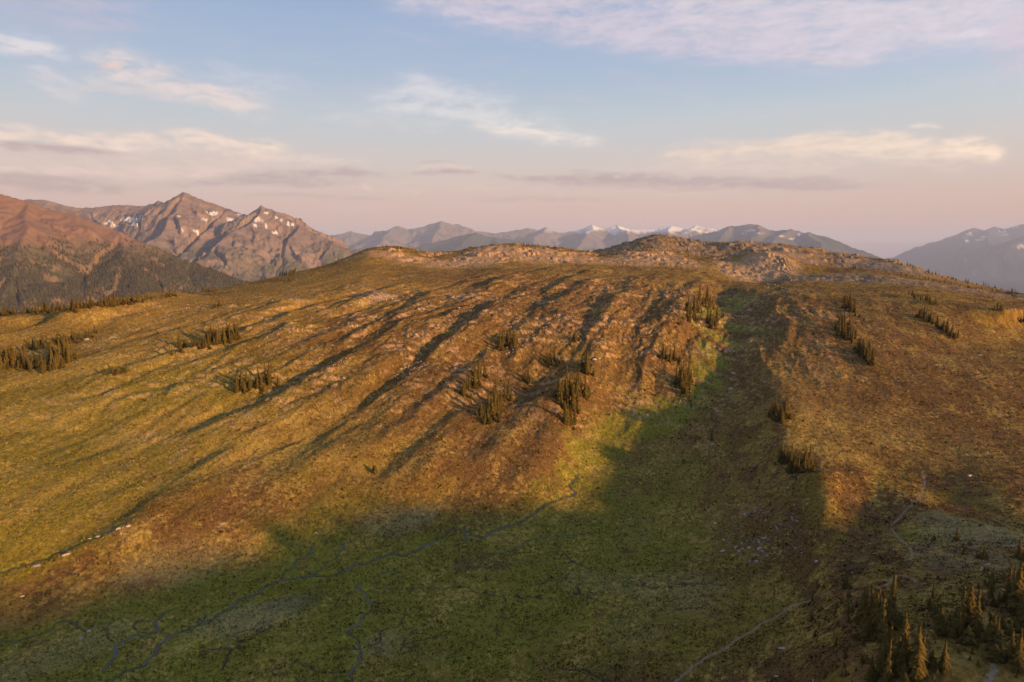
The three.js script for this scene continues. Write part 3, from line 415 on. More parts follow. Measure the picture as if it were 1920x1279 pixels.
// ------------------------------------------------------------------ the hill's mesh
let hillColour;
function tag(o, label, category, group, kind) { if (label) o.userData.label = label; if (category) o.userData.category = category; if (group) o.userData.group = group; if (kind) o.userData.kind = kind; o.traverse((m) => { if (m.isMesh) m.castShadow = m.receiveShadow = true; }); return o; }
{
  const pos = new Float32Array(NT * NR * 3), col = new Float32Array(NT * NR * 3), uv = new Float32Array(NT * NR * 2), c = [0, 0, 0];
  const mixTo = (k, a) => { c[0] += (k[0] - c[0]) * a; c[1] += (k[1] - c[1]) * a; c[2] += (k[2] - c[2]) * a; };
  for (let i = 0; i < NT; i++) for (let j = 0; j < NR; j++) {
    const r = RR[j], n = i * NR + j, x = Math.sin(TH[i]) * r, z = -Math.cos(TH[i]) * r, y = height[n];
    pos[n * 3] = x; pos[n * 3 + 1] = y; pos[n * 3 + 2] = z; uv[n * 2] = x / 48; uv[n * 2 + 1] = z / 48;
    const s = x * sx + z * sz, t = x * -sz + z * sx;
    const big = fbm(x / 60 + 7, z / 60 + 3, 4), mid = fbm(x / 14 + 1, z / 14, 4, 0.6), strk = fbm(t / 5 + 2 * mid, s / 45, 4, 0.6), sml = fbm(x / 3.1, z / 3.1 + 5, 3, 0.65), tiny = fbm(x / 0.9, z / 0.9, 2, 0.7);
    c[0] = kinds.heath[0]; c[1] = kinds.heath[1]; c[2] = kinds.heath[2];
    mixTo(kinds.gold, smooth(-0.12, 0.16, big * 0.8 + strk * 0.7 + sml * 0.35 + 0.25 * mid));
    const veg = fbm(x / 17 + 44, z / 17 + 21, 3, 0.55) + 0.35 * sml + 0.3 * strk; mixTo(kinds.olive, 0.7 * smooth(0.10, 0.22, veg)); mixTo(kinds.dark, 0.45 * smooth(-0.22, -0.34, veg));
    for (const p of PATCH) {
      const dx = x - p.x, dz = z - p.z; if (dx * dx + dz * dz > p.R * p.R) continue;
      const a = (dx * p.ex + dz * p.ez) / p.a, b = (dx * p.fx + dz * p.fz) / p.b, d = a * a + b * b;
      if (d > 3.5) continue;
      mixTo(p.k, p.amt * smooth(1.7, 0.45, d + 1.1 * mid + 1.1 * sml + 0.5 * tiny + 0.6 * strk));
    }
    const lush = smooth(0.85, 1.0, c[1] / c[0]); if (lush > 0.02) { const a = fbm(x / 12 + 5, z / 12 + 31, 4, 0.6), b = fbm(x / 7 + 25, z / 7 - 3, 4, 0.62); mixTo([0.095, 0.092, 0.012], 0.7 * lush * smooth(0.02, 0.2, a)); mixTo(kinds.pale, 0.5 * lush * smooth(0.10, 0.26, b + 0.3 * big)); mixTo(kinds.heath, 0.7 * lush * smooth(-0.12, -0.26, b + 0.4 * a)); mixTo(kinds.olive, 0.5 * lush * smooth(0.02, 0.2, fbm(x / 22 + 71, z / 22, 3))); mixTo(kinds.bright, 0.35 * lush * smooth(-0.12, -0.3, a)); }
    // clumps of heather, dry stalks, bare soil: small matter everywhere
    mixTo(kinds.dark, 0.78 * (1 - 0.6 * smooth(0.85, 1.02, c[1] / c[0])) * smooth(0.05, 0.5, sml * 0.8 + mid * 0.45 + tiny * 0.6));
    mixTo(kinds.straw, 0.58 * (1 - 0.5 * smooth(0.85, 1.02, c[1] / c[0])) * smooth(0.06, 0.45, fbm(x / 2.2 + 30, z / 2.2 - 8, 3, 0.7) * 0.7 + strk * 0.6 + fbm(x / 25 + 90, z / 25, 3) * 0.5 + tiny * 0.3));
    const rz = ribZone[n]; if (rz > 0.05) { const k = fbm(t / 2.6 + 11, s / 7 + 3, 3, 0.65); mixTo(kinds.scree, 0.75 * rz * smooth(0.2, 0.5, k + 0.35 * mid)); mixTo(kinds.dark, 0.5 * rz * smooth(0.15, 0.5, fbm(t / 3 - 7, s / 18, 3))); }
    if (ledge[n] > 0.02) mixTo(kinds.scree, 0.9 * ledge[n] * smooth(-0.45, 0.25, sml + 0.5 * tiny));
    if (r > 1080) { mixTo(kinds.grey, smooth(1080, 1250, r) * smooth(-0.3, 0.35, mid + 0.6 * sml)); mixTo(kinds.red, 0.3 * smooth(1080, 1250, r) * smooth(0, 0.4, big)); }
    if (r < 330) mixTo(kinds.mud, 0.85 * bog(x, z, base[n]));
    if (r < 420) {
      const db = toBrook(x, z); if (db < 1.6) { mixTo(kinds.bright, 0.25 * smooth(1.6, 0.4, db)); mixTo(kinds.mud, 0.8 * smooth(0.35 + 1.3 * sml, -0.1, db)); }
      const dt = toTrail(x, z); if (dt < 0.8) mixTo([0.22, 0.15, 0.09], smooth(0.35 + 0.25 * sml, -0.05, dt));
    }
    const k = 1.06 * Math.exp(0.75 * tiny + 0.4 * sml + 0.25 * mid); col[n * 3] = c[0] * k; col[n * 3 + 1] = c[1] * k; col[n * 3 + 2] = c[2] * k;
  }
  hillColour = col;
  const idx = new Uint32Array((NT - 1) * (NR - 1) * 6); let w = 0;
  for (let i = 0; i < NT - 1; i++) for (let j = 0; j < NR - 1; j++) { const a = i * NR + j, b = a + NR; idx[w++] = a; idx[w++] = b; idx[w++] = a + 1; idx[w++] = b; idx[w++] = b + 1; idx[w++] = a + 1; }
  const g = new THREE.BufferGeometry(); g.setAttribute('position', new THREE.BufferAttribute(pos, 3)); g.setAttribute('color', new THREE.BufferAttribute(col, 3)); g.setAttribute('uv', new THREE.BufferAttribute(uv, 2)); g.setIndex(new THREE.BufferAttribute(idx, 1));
  g.computeVertexNormals(); if (g.attributes.normal.getY(NR * 300 + 300) < 0) { for (let k = 0; k < idx.length; k += 3) { const a = idx[k]; idx[k] = idx[k + 1]; idx[k + 1] = a; } g.computeVertexNormals(); }
  const m = new THREE.MeshPhysicalMaterial({ specularIntensity: 0.2, vertexColors: true, map: turf, bumpMap: turfBump, bumpScale: 0.5, roughness: 1, color: new THREE.Color().setRGB(1.4, 1.4, 1.4) });
  const o = new THREE.Mesh(g, m); o.name = 'alpine_hillside'; tag(o, 'brown and green alpine hillside with a boggy basin in front', 'hillside', null, 'structure'); scene.add(o);
}


// water and trails: strips that follow the ground
function strip(b, lift, wob, seed) {
  const n = b.q.length, pos = [], uv = [], idx = [], r = rng(seed);
  for (let i = 0; i < n; i++) {
    const p = b.q[Math.max(0, i - 1)], q = b.q[Math.min(n - 1, i + 1)], dx = q[0] - p[0], dz = q[1] - p[1], L = Math.hypot(dx, dz) || 1, end = Math.min(1, Math.min(i, n - 1 - i) / 3 + 0.25);
    const w = b.w * 0.3 * end * clamp(0.7 + wob * perlin(i * 0.13 + seed, seed * 1.7) + 0.7 * wob * perlin(i * 0.47, seed), 0.05, 3.6), [x, z] = b.q[i];
    const y = groundAt(x, z) + lift;
    for (const s of [-1, 1]) { pos.push(x + s * w * -dz / L, y, z + s * w * dx / L); uv.push(s * w / 2, i * 0.5); }
    if (i) { const a = 2 * i - 2; idx.push(a, a + 1, a + 2, a + 1, a + 3, a + 2); }
  }
  const g = new THREE.BufferGeometry(); g.setAttribute('position', new THREE.Float32BufferAttribute(pos, 3)); g.setAttribute('uv', new THREE.Float32BufferAttribute(uv, 2)); g.setIndex(idx); g.computeVertexNormals(); return g;
}
const waterMat = new THREE.MeshPhysicalMaterial({ color: new THREE.Color().setRGB(0.09, 0.068, 0.06), roughness: 0.4, specularIntensity: 0.6, bumpMap: rockGrain, bumpScale: 0.01 });
const names = {}; const numbered = (n) => { const k = names[n] = (names[n] ?? -1) + 1; return k ? n + '_' + String(k).padStart(3, '0') : n; };
const brookLabels = ['main brook winding through the boggy basin to the lower left', 'side brook running straight down to the bottom edge', 'braided side channel left of the main brook', 'short channel from the stony pool into the brook', 'thin rill joining the brook from the upper slope', 'narrow rill below the left hillside with boulders', 'thin rill crossing the green meadow', 'small loop of water beside the upper brook', 'thin rill flowing into the fork of the side brook', 'rill in the bottom left corner of the basin', 'tiny channel between the brook and its fork'];
brooks.forEach((b, i) => { const o = new THREE.Mesh(strip(b, 0.12, 2.6, i + 3), waterMat); o.name = numbered('brook'); tag(o, brookLabels[i], 'brook', 'brooks in the basin', 'structure'); scene.add(o); });
const trailMat = new THREE.MeshStandardMaterial({ color: new THREE.Color().setRGB(0.24, 0.165, 0.10), roughness: 1, bumpMap: rockGrain, bumpScale: 0.03 });
const trailLabels = ['pale footpath climbing from the bottom edge to the tree clump', 'pale bend of footpath above the lower right trees', 'faint footpath crossing the lit right slope', 'faint footpath dropping into the shaded hollow', 'short pale footpath in the bottom right corner'];
trails.forEach((b, i) => { const o = new THREE.Mesh(strip(b, 0.05, 0.5, i + 31), trailMat); o.name = numbered('footpath'); tag(o, trailLabels[i], 'footpath', 'footpaths on the hill', 'structure'); scene.add(o); });

// ------------------------------------------------------------------ far land and mountains
{
  const g = new THREE.CircleGeometry(80000, 96); g.rotateX(-Math.PI / 2);
  const o = new THREE.Mesh(g, new THREE.MeshPhysicalMaterial({ color: new THREE.Color().setRGB(0.035, 0.045, 0.035), roughness: 1, specularIntensity: 0.05 }));
  o.name = 'valley_floor'; o.position.y = -1720; tag(o, 'hazy forested valley floor far below the hill', 'valley', null, 'structure'); scene.add(o);
}
const rockMat = new THREE.MeshPhysicalMaterial({ vertexColors: true, roughness: 1, specularIntensity: 0.1 });
/** A massif: each ridge is a chain of points; the slopes fall from the ridges, cut by gullies that run down from them. */
function massif({ name, label, ridges, span, reach, nt, nr, floor = -900, gully = 60, amp = 60, rough = 20, paint, snow = [], shape = 1, away = 1.9 }) {
  reach = reach.map((d) => d * away); gully *= away; amp *= away; rough *= away; floor *= away;
  const R = ridges.map((r) => ({ ...r, p: r.p.map(([u, v, d]) => at(u, v, d * away)) }));
  let acc = 0; for (const r of R) { r.s = [acc]; for (let i = 1; i < r.p.length; i++) r.s.push(acc += Math.hypot(r.p[i][0] - r.p[i - 1][0], r.p[i][2] - r.p[i - 1][2])); acc += 4000; }
  const scale = gully;
  const H = (x, z) => {
    const wx = x + 0.35 * scale * fbm(x / (2 * scale), z / (2 * scale), 3), wz = z + 0.35 * scale * fbm(x / (2 * scale) + 50, z / (2 * scale), 3);
    let best = -1e9, second = -1e9, q = 0, t = 0;
    for (const r of R) {
      let m = -1e9, mq = 0, mt = 0;
      for (let i = 0; i < r.p.length - 1; i++) {
        const a = r.p[i], b = r.p[i + 1], vx = b[0] - a[0], vz = b[2] - a[2], L2 = vx * vx + vz * vz, s = clamp(((wx - a[0]) * vx + (wz - a[2]) * vz) / L2), d = Math.hypot(wx - a[0] - vx * s, wz - a[2] - vz * s);
        const side = -vz * (wx - a[0]) + vx * (wz - a[2]) > 0 ? r.k : (r.k2 ?? r.k), h = lerp(a[1], b[1], s) - side * (shape === 1 ? d : d ** shape);
        if (h > m) { m = h; mq = d; mt = r.s[i] + s * Math.sqrt(L2); }
      }
      if (m > best) { second = best; best = m; q = mq; t = mt; } else if (m > second) second = m;
    }
    const near = smooth(0, 2.2 * scale, q), k = amp * 0.5, blend = second > best - k ? ((k - (best - second)) ** 2) / (4 * k) : 0;
    const g = ridged(t / scale + 0.25 * fbm(x / scale, z / scale, 2), q / (9 * scale), 3);
    return Math.max(best + blend * 0.6 + near * amp * g * 0.6 + (0.25 + 0.75 * near) * rough * fbm(x / (scale * 1.3), z / (scale * 1.3), 5, 0.55) + 0.5 * rough * (ridged(x / (scale * 0.5), z / (scale * 0.5), 4) - 0.3) * (0.3 + 0.7 * near), floor - 40);
  };
  const t0 = bearing(span[0], 460)[0] * Math.PI / 180, t1 = bearing(span[1], 460)[0] * Math.PI / 180, N = (nt + 1) * (nr + 1);
  const pos = new Float32Array(N * 3), col = new Float32Array(N * 3), G = new Float32Array(N), rAt = (j) => reach[0] * (reach[1] / reach[0]) ** (j / nr);
  for (let i = 0; i <= nt; i++) for (let j = 0; j <= nr; j++) { const th = lerp(t0, t1, i / nt), r = rAt(j), n = i * (nr + 1) + j, x = Math.sin(th) * r, z = -Math.cos(th) * r; pos[n * 3] = x; pos[n * 3 + 2] = z; pos[n * 3 + 1] = G[n] = H(x, z); }
  const look = (x, z) => { const fi = clamp((Math.atan2(x, -z) - t0) / (t1 - t0) * nt, 0, nt - 1e-4), fj = clamp(Math.log(Math.hypot(x, z) / reach[0]) / Math.log(reach[1] / reach[0]) * nr, 0, nr - 1e-4), i = Math.floor(fi), j = Math.floor(fj), n = i * (nr + 1) + j; return lerp(lerp(G[n], G[n + nr + 1], fi - i), lerp(G[n + 1], G[n + nr + 2], fi - i), fj - j); };
  const strike = (u, v) => { const d = ray(u, v), h = Math.hypot(d.x, d.z); for (let r = reach[0]; r < reach[1]; r *= 1.002) { const t = r / h; if (EYE + d.y * t < look(d.x * t, d.z * t)) return [d.x * t, EYE + d.y * t, d.z * t, r]; } return null; };
  const S = []; for (const [u, v, ru, rv] of snow) { const p = strike(u, v); if (p) S.push([p[0], p[2], p[1], ru * p[3] / FL, rv * p[3] / FL, Math.sin(Math.atan2(p[0], -p[2])), Math.cos(Math.atan2(p[0], -p[2]))]); }
  const c = [0, 0, 0];
  for (let n = 0; n < N; n++) {
    const x = pos[n * 3], y = pos[n * 3 + 1], z = pos[n * 3 + 2], i = Math.floor(n / (nr + 1)), j = n % (nr + 1);
    const a = G[Math.min(N - 1, n + nr + 1)] - G[Math.max(0, n - nr - 1)], b = j > 0 && j < nr ? G[n + 1] - G[n - 1] : 0;
    const steep = Math.hypot(a / (2 * (t1 - t0) / nt * rAt(j)), b / (2 * rAt(j) * Math.log(reach[1] / reach[0]) / nr));
    paint(c, x / away, (y - EYE) / away + EYE, z / away, steep, i / nt);
    for (const [px, pz, py, rw, rh, sn, cs] of S) {
      const dx = x - px, dz = z - pz, lat = dx * cs + dz * sn; if (Math.abs(lat) > 2.5 * rw || Math.abs(y - py) > 2.5 * rh) continue;
      const dep = Math.abs(dx * sn - dz * cs); if (dep > 6 * rh + 2 * rw) continue;
      const d = (lat / rw) ** 2 + ((y - py) / rh) ** 2 + 2.4 * fbm(x / (rw * 0.7), y / (rh * 0.7) + z / rw, 4, 0.65) + 0.35, k = 0.9 * smooth(1.0, 0.7, d); c[0] = lerp(c[0], 0.62, k); c[1] = lerp(c[1], 0.58, k); c[2] = lerp(c[2], 0.55, k);
    }
    col.set(c, n * 3);
  }
  const idx = new Uint32Array(nt * nr * 6); let w = 0;
  for (let i = 0; i < nt; i++) for (let j = 0; j < nr; j++) { const a = i * (nr + 1) + j, b = a + nr + 1; idx.set([a, a + 1, b, b, a + 1, b + 1], w); w += 6; }
  const g = new THREE.BufferGeometry(); g.setAttribute('position', new THREE.BufferAttribute(pos, 3)); g.setAttribute('color', new THREE.BufferAttribute(col, 3)); g.setIndex(new THREE.BufferAttribute(idx, 1)); g.computeVertexNormals();
  if (g.attributes.normal.getY(nr * 5 + 7) < 0) { for (let k = 0; k < idx.length; k += 3) { const a = idx[k]; idx[k] = idx[k + 1]; idx[k + 1] = a; } g.computeVertexNormals(); }
  const o = new THREE.Mesh(g, rockMat); o.name = name; tag(o, label, 'mountain', null, 'structure'); scene.add(o);
  return { look, strike, t0, t1, reach };
}
const set = (c, a) => { c[0] = a[0]; c[1] = a[1]; c[2] = a[2]; }, mix = (c, a, k) => { c[0] += (a[0] - c[0]) * k; c[1] += (a[1] - c[1]) * k; c[2] += (a[2] - c[2]) * k; };
// the red-brown mountain on the left, wooded below
const redHill = massif({
  name: 'red_mountain', label: 'reddish brown mountain at the left edge with wooded lower slopes', span: [-260, 640], reach: [2100, 5200], nt: 400, nr: 320, gully: 130, amp: 80, rough: 36,
  ridges: [
    { p: [[-420, 330, 3900], [-200, 330, 3800], [-60, 352, 3700], [0, 366, 3650], [40, 376, 3620], [90, 388, 3560], [140, 403, 3500], [200, 427, 3420], [260, 452, 3330], [330, 482, 3230], [390, 503, 3120], [440, 520, 3040], [500, 545, 2950], [620, 600, 2800]], k: 0.62, k2: 0.7 },
    { p: [[55, 380, 3600], [48, 420, 3330], [40, 455, 3160], [20, 500, 2960], [0, 560, 2760], [-30, 640, 2500]], k: 0.62 },
    { p: [[225, 440, 3390], [235, 480, 3120], [260, 530, 2880], [300, 590, 2650]], k: 0.55 },
  ],
  paint(c, x, y, z, steep) {
    const n = fbm(x / 140, z / 140, 4), m = fbm(x / 45 + 9, z / 45, 4), line = y + 70 * n + 30 * m;
    set(c, [0.195, 0.108, 0.076]); mix(c, [0.150, 0.096, 0.070], smooth(-0.2, 0.4, m));
    mix(c, [0.22, 0.125, 0.07], 0.6 * smooth(0.1, 0.5, fbm(x / 30, z / 90, 3)));
    mix(c, [0.085, 0.075, 0.036], smooth(150, 30, line) * 0.85);
    mix(c, [0.05, 0.055, 0.03], smooth(40, -40, line) * 0.8);
    mix(c, [0.20, 0.12, 0.075], smooth(0.95, 1.15, steep + 0.3 * m) * 0.6);
  },
});
const peaks = massif({
  name: 'twin_peaks', label: 'two sharp rocky peaks with snow patches behind the left slope', span: [-40, 800], reach: [5000, 9800], nt: 560, nr: 420, gully: 150, amp: 150, rough: 62,
  ridges: [
    { p: [[-120, 385, 8200], [50, 374, 8000], [90, 376, 7900], [120, 386, 7850], [155, 391, 7800], [200, 386, 7700], [230, 384, 7600], [265, 386, 7500], [297, 378, 7350], [315, 384, 7250], [325, 380, 7150], [343, 363, 7000], [370, 373, 6900], [400, 382, 6850], [425, 393, 6800], [448, 402, 6700], [465, 402, 6600], [490, 388, 6400], [520, 402, 6300], [560, 424, 6150], [600, 444, 6000], [640, 462, 5850], [680, 470, 5750], [730, 490, 5650], [800, 520, 5500]], k: 0.78, k2: 0.72 },
    { p: [[343, 363, 7000], [330, 395, 6650], [310, 430, 6300], [270, 460, 5950], [240, 500, 5600]], k: 1.15, k2: 0.62 },
    { p: [[425, 393, 6800], [405, 420, 6450], [380, 440, 6200], [355, 462, 5950]], k: 1.2, k2: 0.6 },
    { p: [[490, 388, 6400], [470, 420, 6050], [440, 432, 5900], [415, 452, 5700], [395, 470, 5560], [385, 500, 5400], [380, 560, 5100]], k: 1.15, k2: 0.6 },
    { p: [[560, 424, 6150], [545, 450, 5850], [530, 480, 5600], [520, 520, 5350]], k: 1.15, k2: 0.7 },
    { p: [[625, 455, 5930], [612, 480, 5700], [600, 520, 5450]], k: 1.15, k2: 0.7 },
    { p: [[297, 378, 7350], [275, 400, 7050], [262, 430, 6750]], k: 1.2, k2: 0.7 },
    { p: [[160, 391, 7800], [170, 420, 7400], [180, 450, 7000]], k: 0.75 },
  ],
  snow: [[243, 412, 17, 4.5], [262, 406, 9, 4], [205, 415, 6, 2], [198, 419, 4, 2], [215, 424, 9, 2], [250, 420, 8, 3], [340, 431, 6, 2], [398, 400, 10, 5], [383, 412, 6, 3.5], [368, 433, 5, 3], [433, 412, 9, 4], [449, 404, 5, 4], [484, 412, 9, 5], [478, 424, 5, 4], [500, 399, 5, 2.5], [540, 419, 3, 6], [518, 408, 3, 4], [527, 412, 2.5, 5], [515, 436, 6, 3], [548, 421, 2.5, 4], [499, 424, 2.5, 6], [335, 405, 3, 2], [460, 416, 6, 2]],
  paint(c, x, y, z, steep) {
    const m = fbm(x / 60, z / 60 + y / 50, 4), n = fbm(x / 260, z / 260, 3);
    set(c, [0.165, 0.118, 0.100]); mix(c, [0.108, 0.084, 0.076], smooth(-0.1, 0.45, m)); mix(c, [0.20, 0.138, 0.112], smooth(0.0, 0.5, n));
    const bed = 1 + 0.3 * perlin((y + 0.3 * x + 30 * m) / 26, x / 900) + 0.18 * perlin((y + 0.3 * x) / 9, 3); c[0] *= bed; c[1] *= bed; c[2] *= bed;
    mix(c, [0.08, 0.085, 0.045], smooth(150, -120, y + 130 * n + 60 * m) * 0.85 * smooth(1.25, 0.8, steep));
    mix(c, [0.05, 0.055, 0.035], smooth(-40, -220, y + 120 * n) * 0.7);
  },
});
const dullRock = (snowLine, warm = 1) => (c, x, y, z, steep) => { const m = fbm(x / 500, z / 500 + y / 300, 4); set(c, [0.16 * warm, 0.125, 0.11]); mix(c, [0.11, 0.095, 0.085], smooth(-0.1, 0.4, m)); mix(c, [0.05, 0.055, 0.04], smooth(snowLine - 350, snowLine - 900, y + 200 * m)); mix(c, [0.72, 0.68, 0.66], smooth(0.02, 0.1, -x / z) * 0.9 * smooth(snowLine, snowLine + 140, y + 260 * m) * smooth(1.15, 0.6, steep + 0.5 * m)); };
massif({ name: 'snowy_range', label: 'distant snow-streaked range on the horizon behind the ridge', span: [560, 1500], reach: [20000, 34000], nt: 460, nr: 190, gully: 620, amp: 420, rough: 250,
  ridges: [
    { p: [[560, 452, 27000], [620, 440, 27000], [660, 434, 27000], [700, 441, 27000], [742, 424, 27000], [765, 430, 27000], [800, 421, 27000], [830, 417, 27000], [862, 421, 27000], [885, 433, 27000], [925, 437, 26800], [965, 431, 26800], [985, 428, 26800], [1010, 432, 26800], [1024, 427, 26800], [1050, 438, 26800], [1085, 432, 26800], [1112, 423, 26800], [1130, 431, 26800], [1160, 424, 26800], [1185, 431, 26800], [1220, 428, 26800], [1260, 424, 26800], [1285, 430, 26800], [1300, 424, 26800], [1335, 428, 26800], [1380, 434, 26800], [1500, 452, 26800]], k: 0.62 },
    { p: [[742, 424, 27000], [720, 445, 24500], [700, 470, 22500]], k: 0.55 }, { p: [[830, 417, 27000], [815, 442, 24500], [800, 470, 22500]], k: 0.55 }, { p: [[1024, 427, 26800], [1005, 445, 24500], [1000, 470, 22500]], k: 0.55 }, { p: [[1112, 423, 26800], [1095, 445, 24500], [1080, 470, 22500]], k: 0.55 }, { p: [[1160, 424, 26800], [1180, 445, 24500], [1190, 470, 22500]], k: 0.55 }, { p: [[1260, 424, 26800], [1250, 445, 24500], [1240, 470, 22500]], k: 0.55 },
  ], away: 1.5, paint: dullRock(430) });
massif({ name: 'blue_foothills', label: 'low blue foothills in front of the distant range', span: [640, 1120], reach: [14000, 21000], nt: 200, nr: 90, gully: 500, amp: 160, rough: 80,
  ridges: [{ p: [[640, 490, 17000], [720, 475, 17000], [800, 458, 17000], [850, 442, 17200], [890, 437, 17300], [930, 446, 17200], [980, 452, 17000], [1050, 466, 17000], [1120, 485, 17000]], k: 0.5 }, { p: [[890, 437, 17300], [860, 460, 15500], [840, 490, 14500]], k: 0.45 }, { p: [[930, 446, 17200], [950, 470, 15500]], k: 0.45 }], paint: dullRock(2000) });
massif({ name: 'flat_topped_mountain', label: 'broad flat-topped mountain with thin snow behind the ridge knob', span: [1180, 1760], reach: [11050, 18850], nt: 330, nr: 150, gully: 429, amp: 169, rough: 91,
  ridges: [
    { p: [[1180, 470, 15600], [1280, 450, 15600], [1320, 438, 15600], [1350, 432, 15470], [1372, 424, 15340], [1410, 419, 15080], [1425, 422, 14950], [1442, 433, 14820], [1480, 431, 14690], [1515, 437, 14560], [1545, 443, 14430], [1590, 461, 14300], [1640, 480, 14170], [1700, 505, 14040], [1760, 530, 13910]], k: 0.55, k2: 0.6 },
    { p: [[1372, 424, 15340], [1350, 445, 13910], [1335, 470, 12740]], k: 0.55 }, { p: [[1425, 422, 14950], [1415, 445, 13650], [1400, 470, 12610]], k: 0.55 }, { p: [[1480, 431, 14690], [1450, 448, 13520], [1430, 470, 12480]], k: 0.55 }, { p: [[1515, 437, 14560], [1540, 460, 13260], [1560, 490, 12350]], k: 0.55 },
  ],
  snow: [[1410, 432, 10, 2.2], [1424, 437, 8, 1.8], [1465, 443, 9, 1.8], [1498, 440, 4, 2], [1484, 448, 7, 1.5], [1395, 438, 4, 1.5]], away: 2.3, paint: dullRock(900, 1.05) });
massif({ name: 'hazy_right_range', label: 'hazy blue range with sunlit snow at the right edge', span: [1600, 2350], reach: [13775, 30450], nt: 300, nr: 150, gully: 870, amp: 348, rough: 159,
  ridges: [
    { p: [[1600, 520, 23925], [1680, 495, 23925], [1740, 468, 23635], [1775, 450, 23490], [1800, 440, 23345], [1822, 428, 23200], [1842, 434, 23200], [1862, 426, 23200], [1880, 430, 23200], [1905, 424, 23200], [1940, 420, 23200], [2050, 424, 23200], [2350, 430, 23200]], k: 0.55 },
    { p: [[1822, 428, 23200], [1800, 460, 20590], [1780, 500, 18270]], k: 0.5 }, { p: [[1862, 426, 23200], [1850, 455, 20590], [1820, 500, 18270]], k: 0.5 },
    { p: [[2100, 432, 21025], [1980, 428, 20010], [1920, 441, 19285], [1890, 452, 18850], [1850, 480, 18125], [1800, 520, 17400], [1760, 560, 16675]], k: 0.5 },
  ],
  snow: [[1819, 440, 5, 2.5], [1844, 444, 5, 2], [1836, 450, 7, 2], [1815, 452, 7, 2], [1880, 434, 6, 2], [1900, 425, 12, 2.5], [1885, 440, 5, 2], [1915, 462, 8, 3]], away: 2.6, paint(c, x, y, z, steep) { const m = fbm(x / 500, z / 500 + y / 300, 4); set(c, [0.060, 0.056, 0.056]); mix(c, [0.035, 0.040, 0.038], smooth(500, 150, y + 150 * m)); mix(c, [0.70, 0.66, 0.64], 0.9 * smooth(600, 740, y + 240 * m) * smooth(1.15, 0.6, steep + 0.5 * m)); } });
console.log('mountains');

// the far wood on the red mountain
{
  const cone = new THREE.ConeGeometry(0.5, 1, 5, 1, true); cone.translate(0, 0.5, 0); const g = mergeGeometries([cone]);
  const r = rng(91), spots = [], mtx = new THREE.Matrix4(), q = new THREE.Quaternion(), col = new THREE.Color();
  for (let k = 0; k < 220000 && spots.length < 64000; k++) {
    const th = lerp(redHill.t0, redHill.t1, r()), d = redHill.reach[0] * (1.76) ** r(), x = Math.sin(th) * d, z = -Math.cos(th) * d, y = redHill.look(x, z);
    if (y < -1150 || y > 170) continue;
    const n = fbm(x / 228 + 3, z / 228, 4), glade = fbm(x / 114 + 80, z / 456 + 5, 3), cover = smooth(130, -130, y + 170 * n) * smooth(0.42, 0.22, glade);
    if (r() < cover) spots.push([x, y, z, (13 + 12 * r())]);
  }
  const o = new THREE.InstancedMesh(g, new THREE.MeshPhysicalMaterial({ color: new THREE.Color().setRGB(1, 1, 1), roughness: 1, specularIntensity: 0.1 }), spots.length);
  spots.forEach(([x, y, z, h], i) => { o.setMatrixAt(i, mtx.compose(new THREE.Vector3(x, y - 0.6, z), q.setFromAxisAngle(new THREE.Vector3(0, 1, 0), i), new THREE.Vector3(h * 0.36, h, h * 0.36))); const k = 0.7 + 0.7 * r(); o.setColorAt(i, col.setRGB(0.050 * k, 0.041 * k, 0.026 * k)); });
  o.name = 'mountain_forest'; tag(o, 'dense dark conifer forest covering the lower red mountain', 'forest', null, 'stuff'); scene.add(o);
  console.log('forest', spots.length);
}

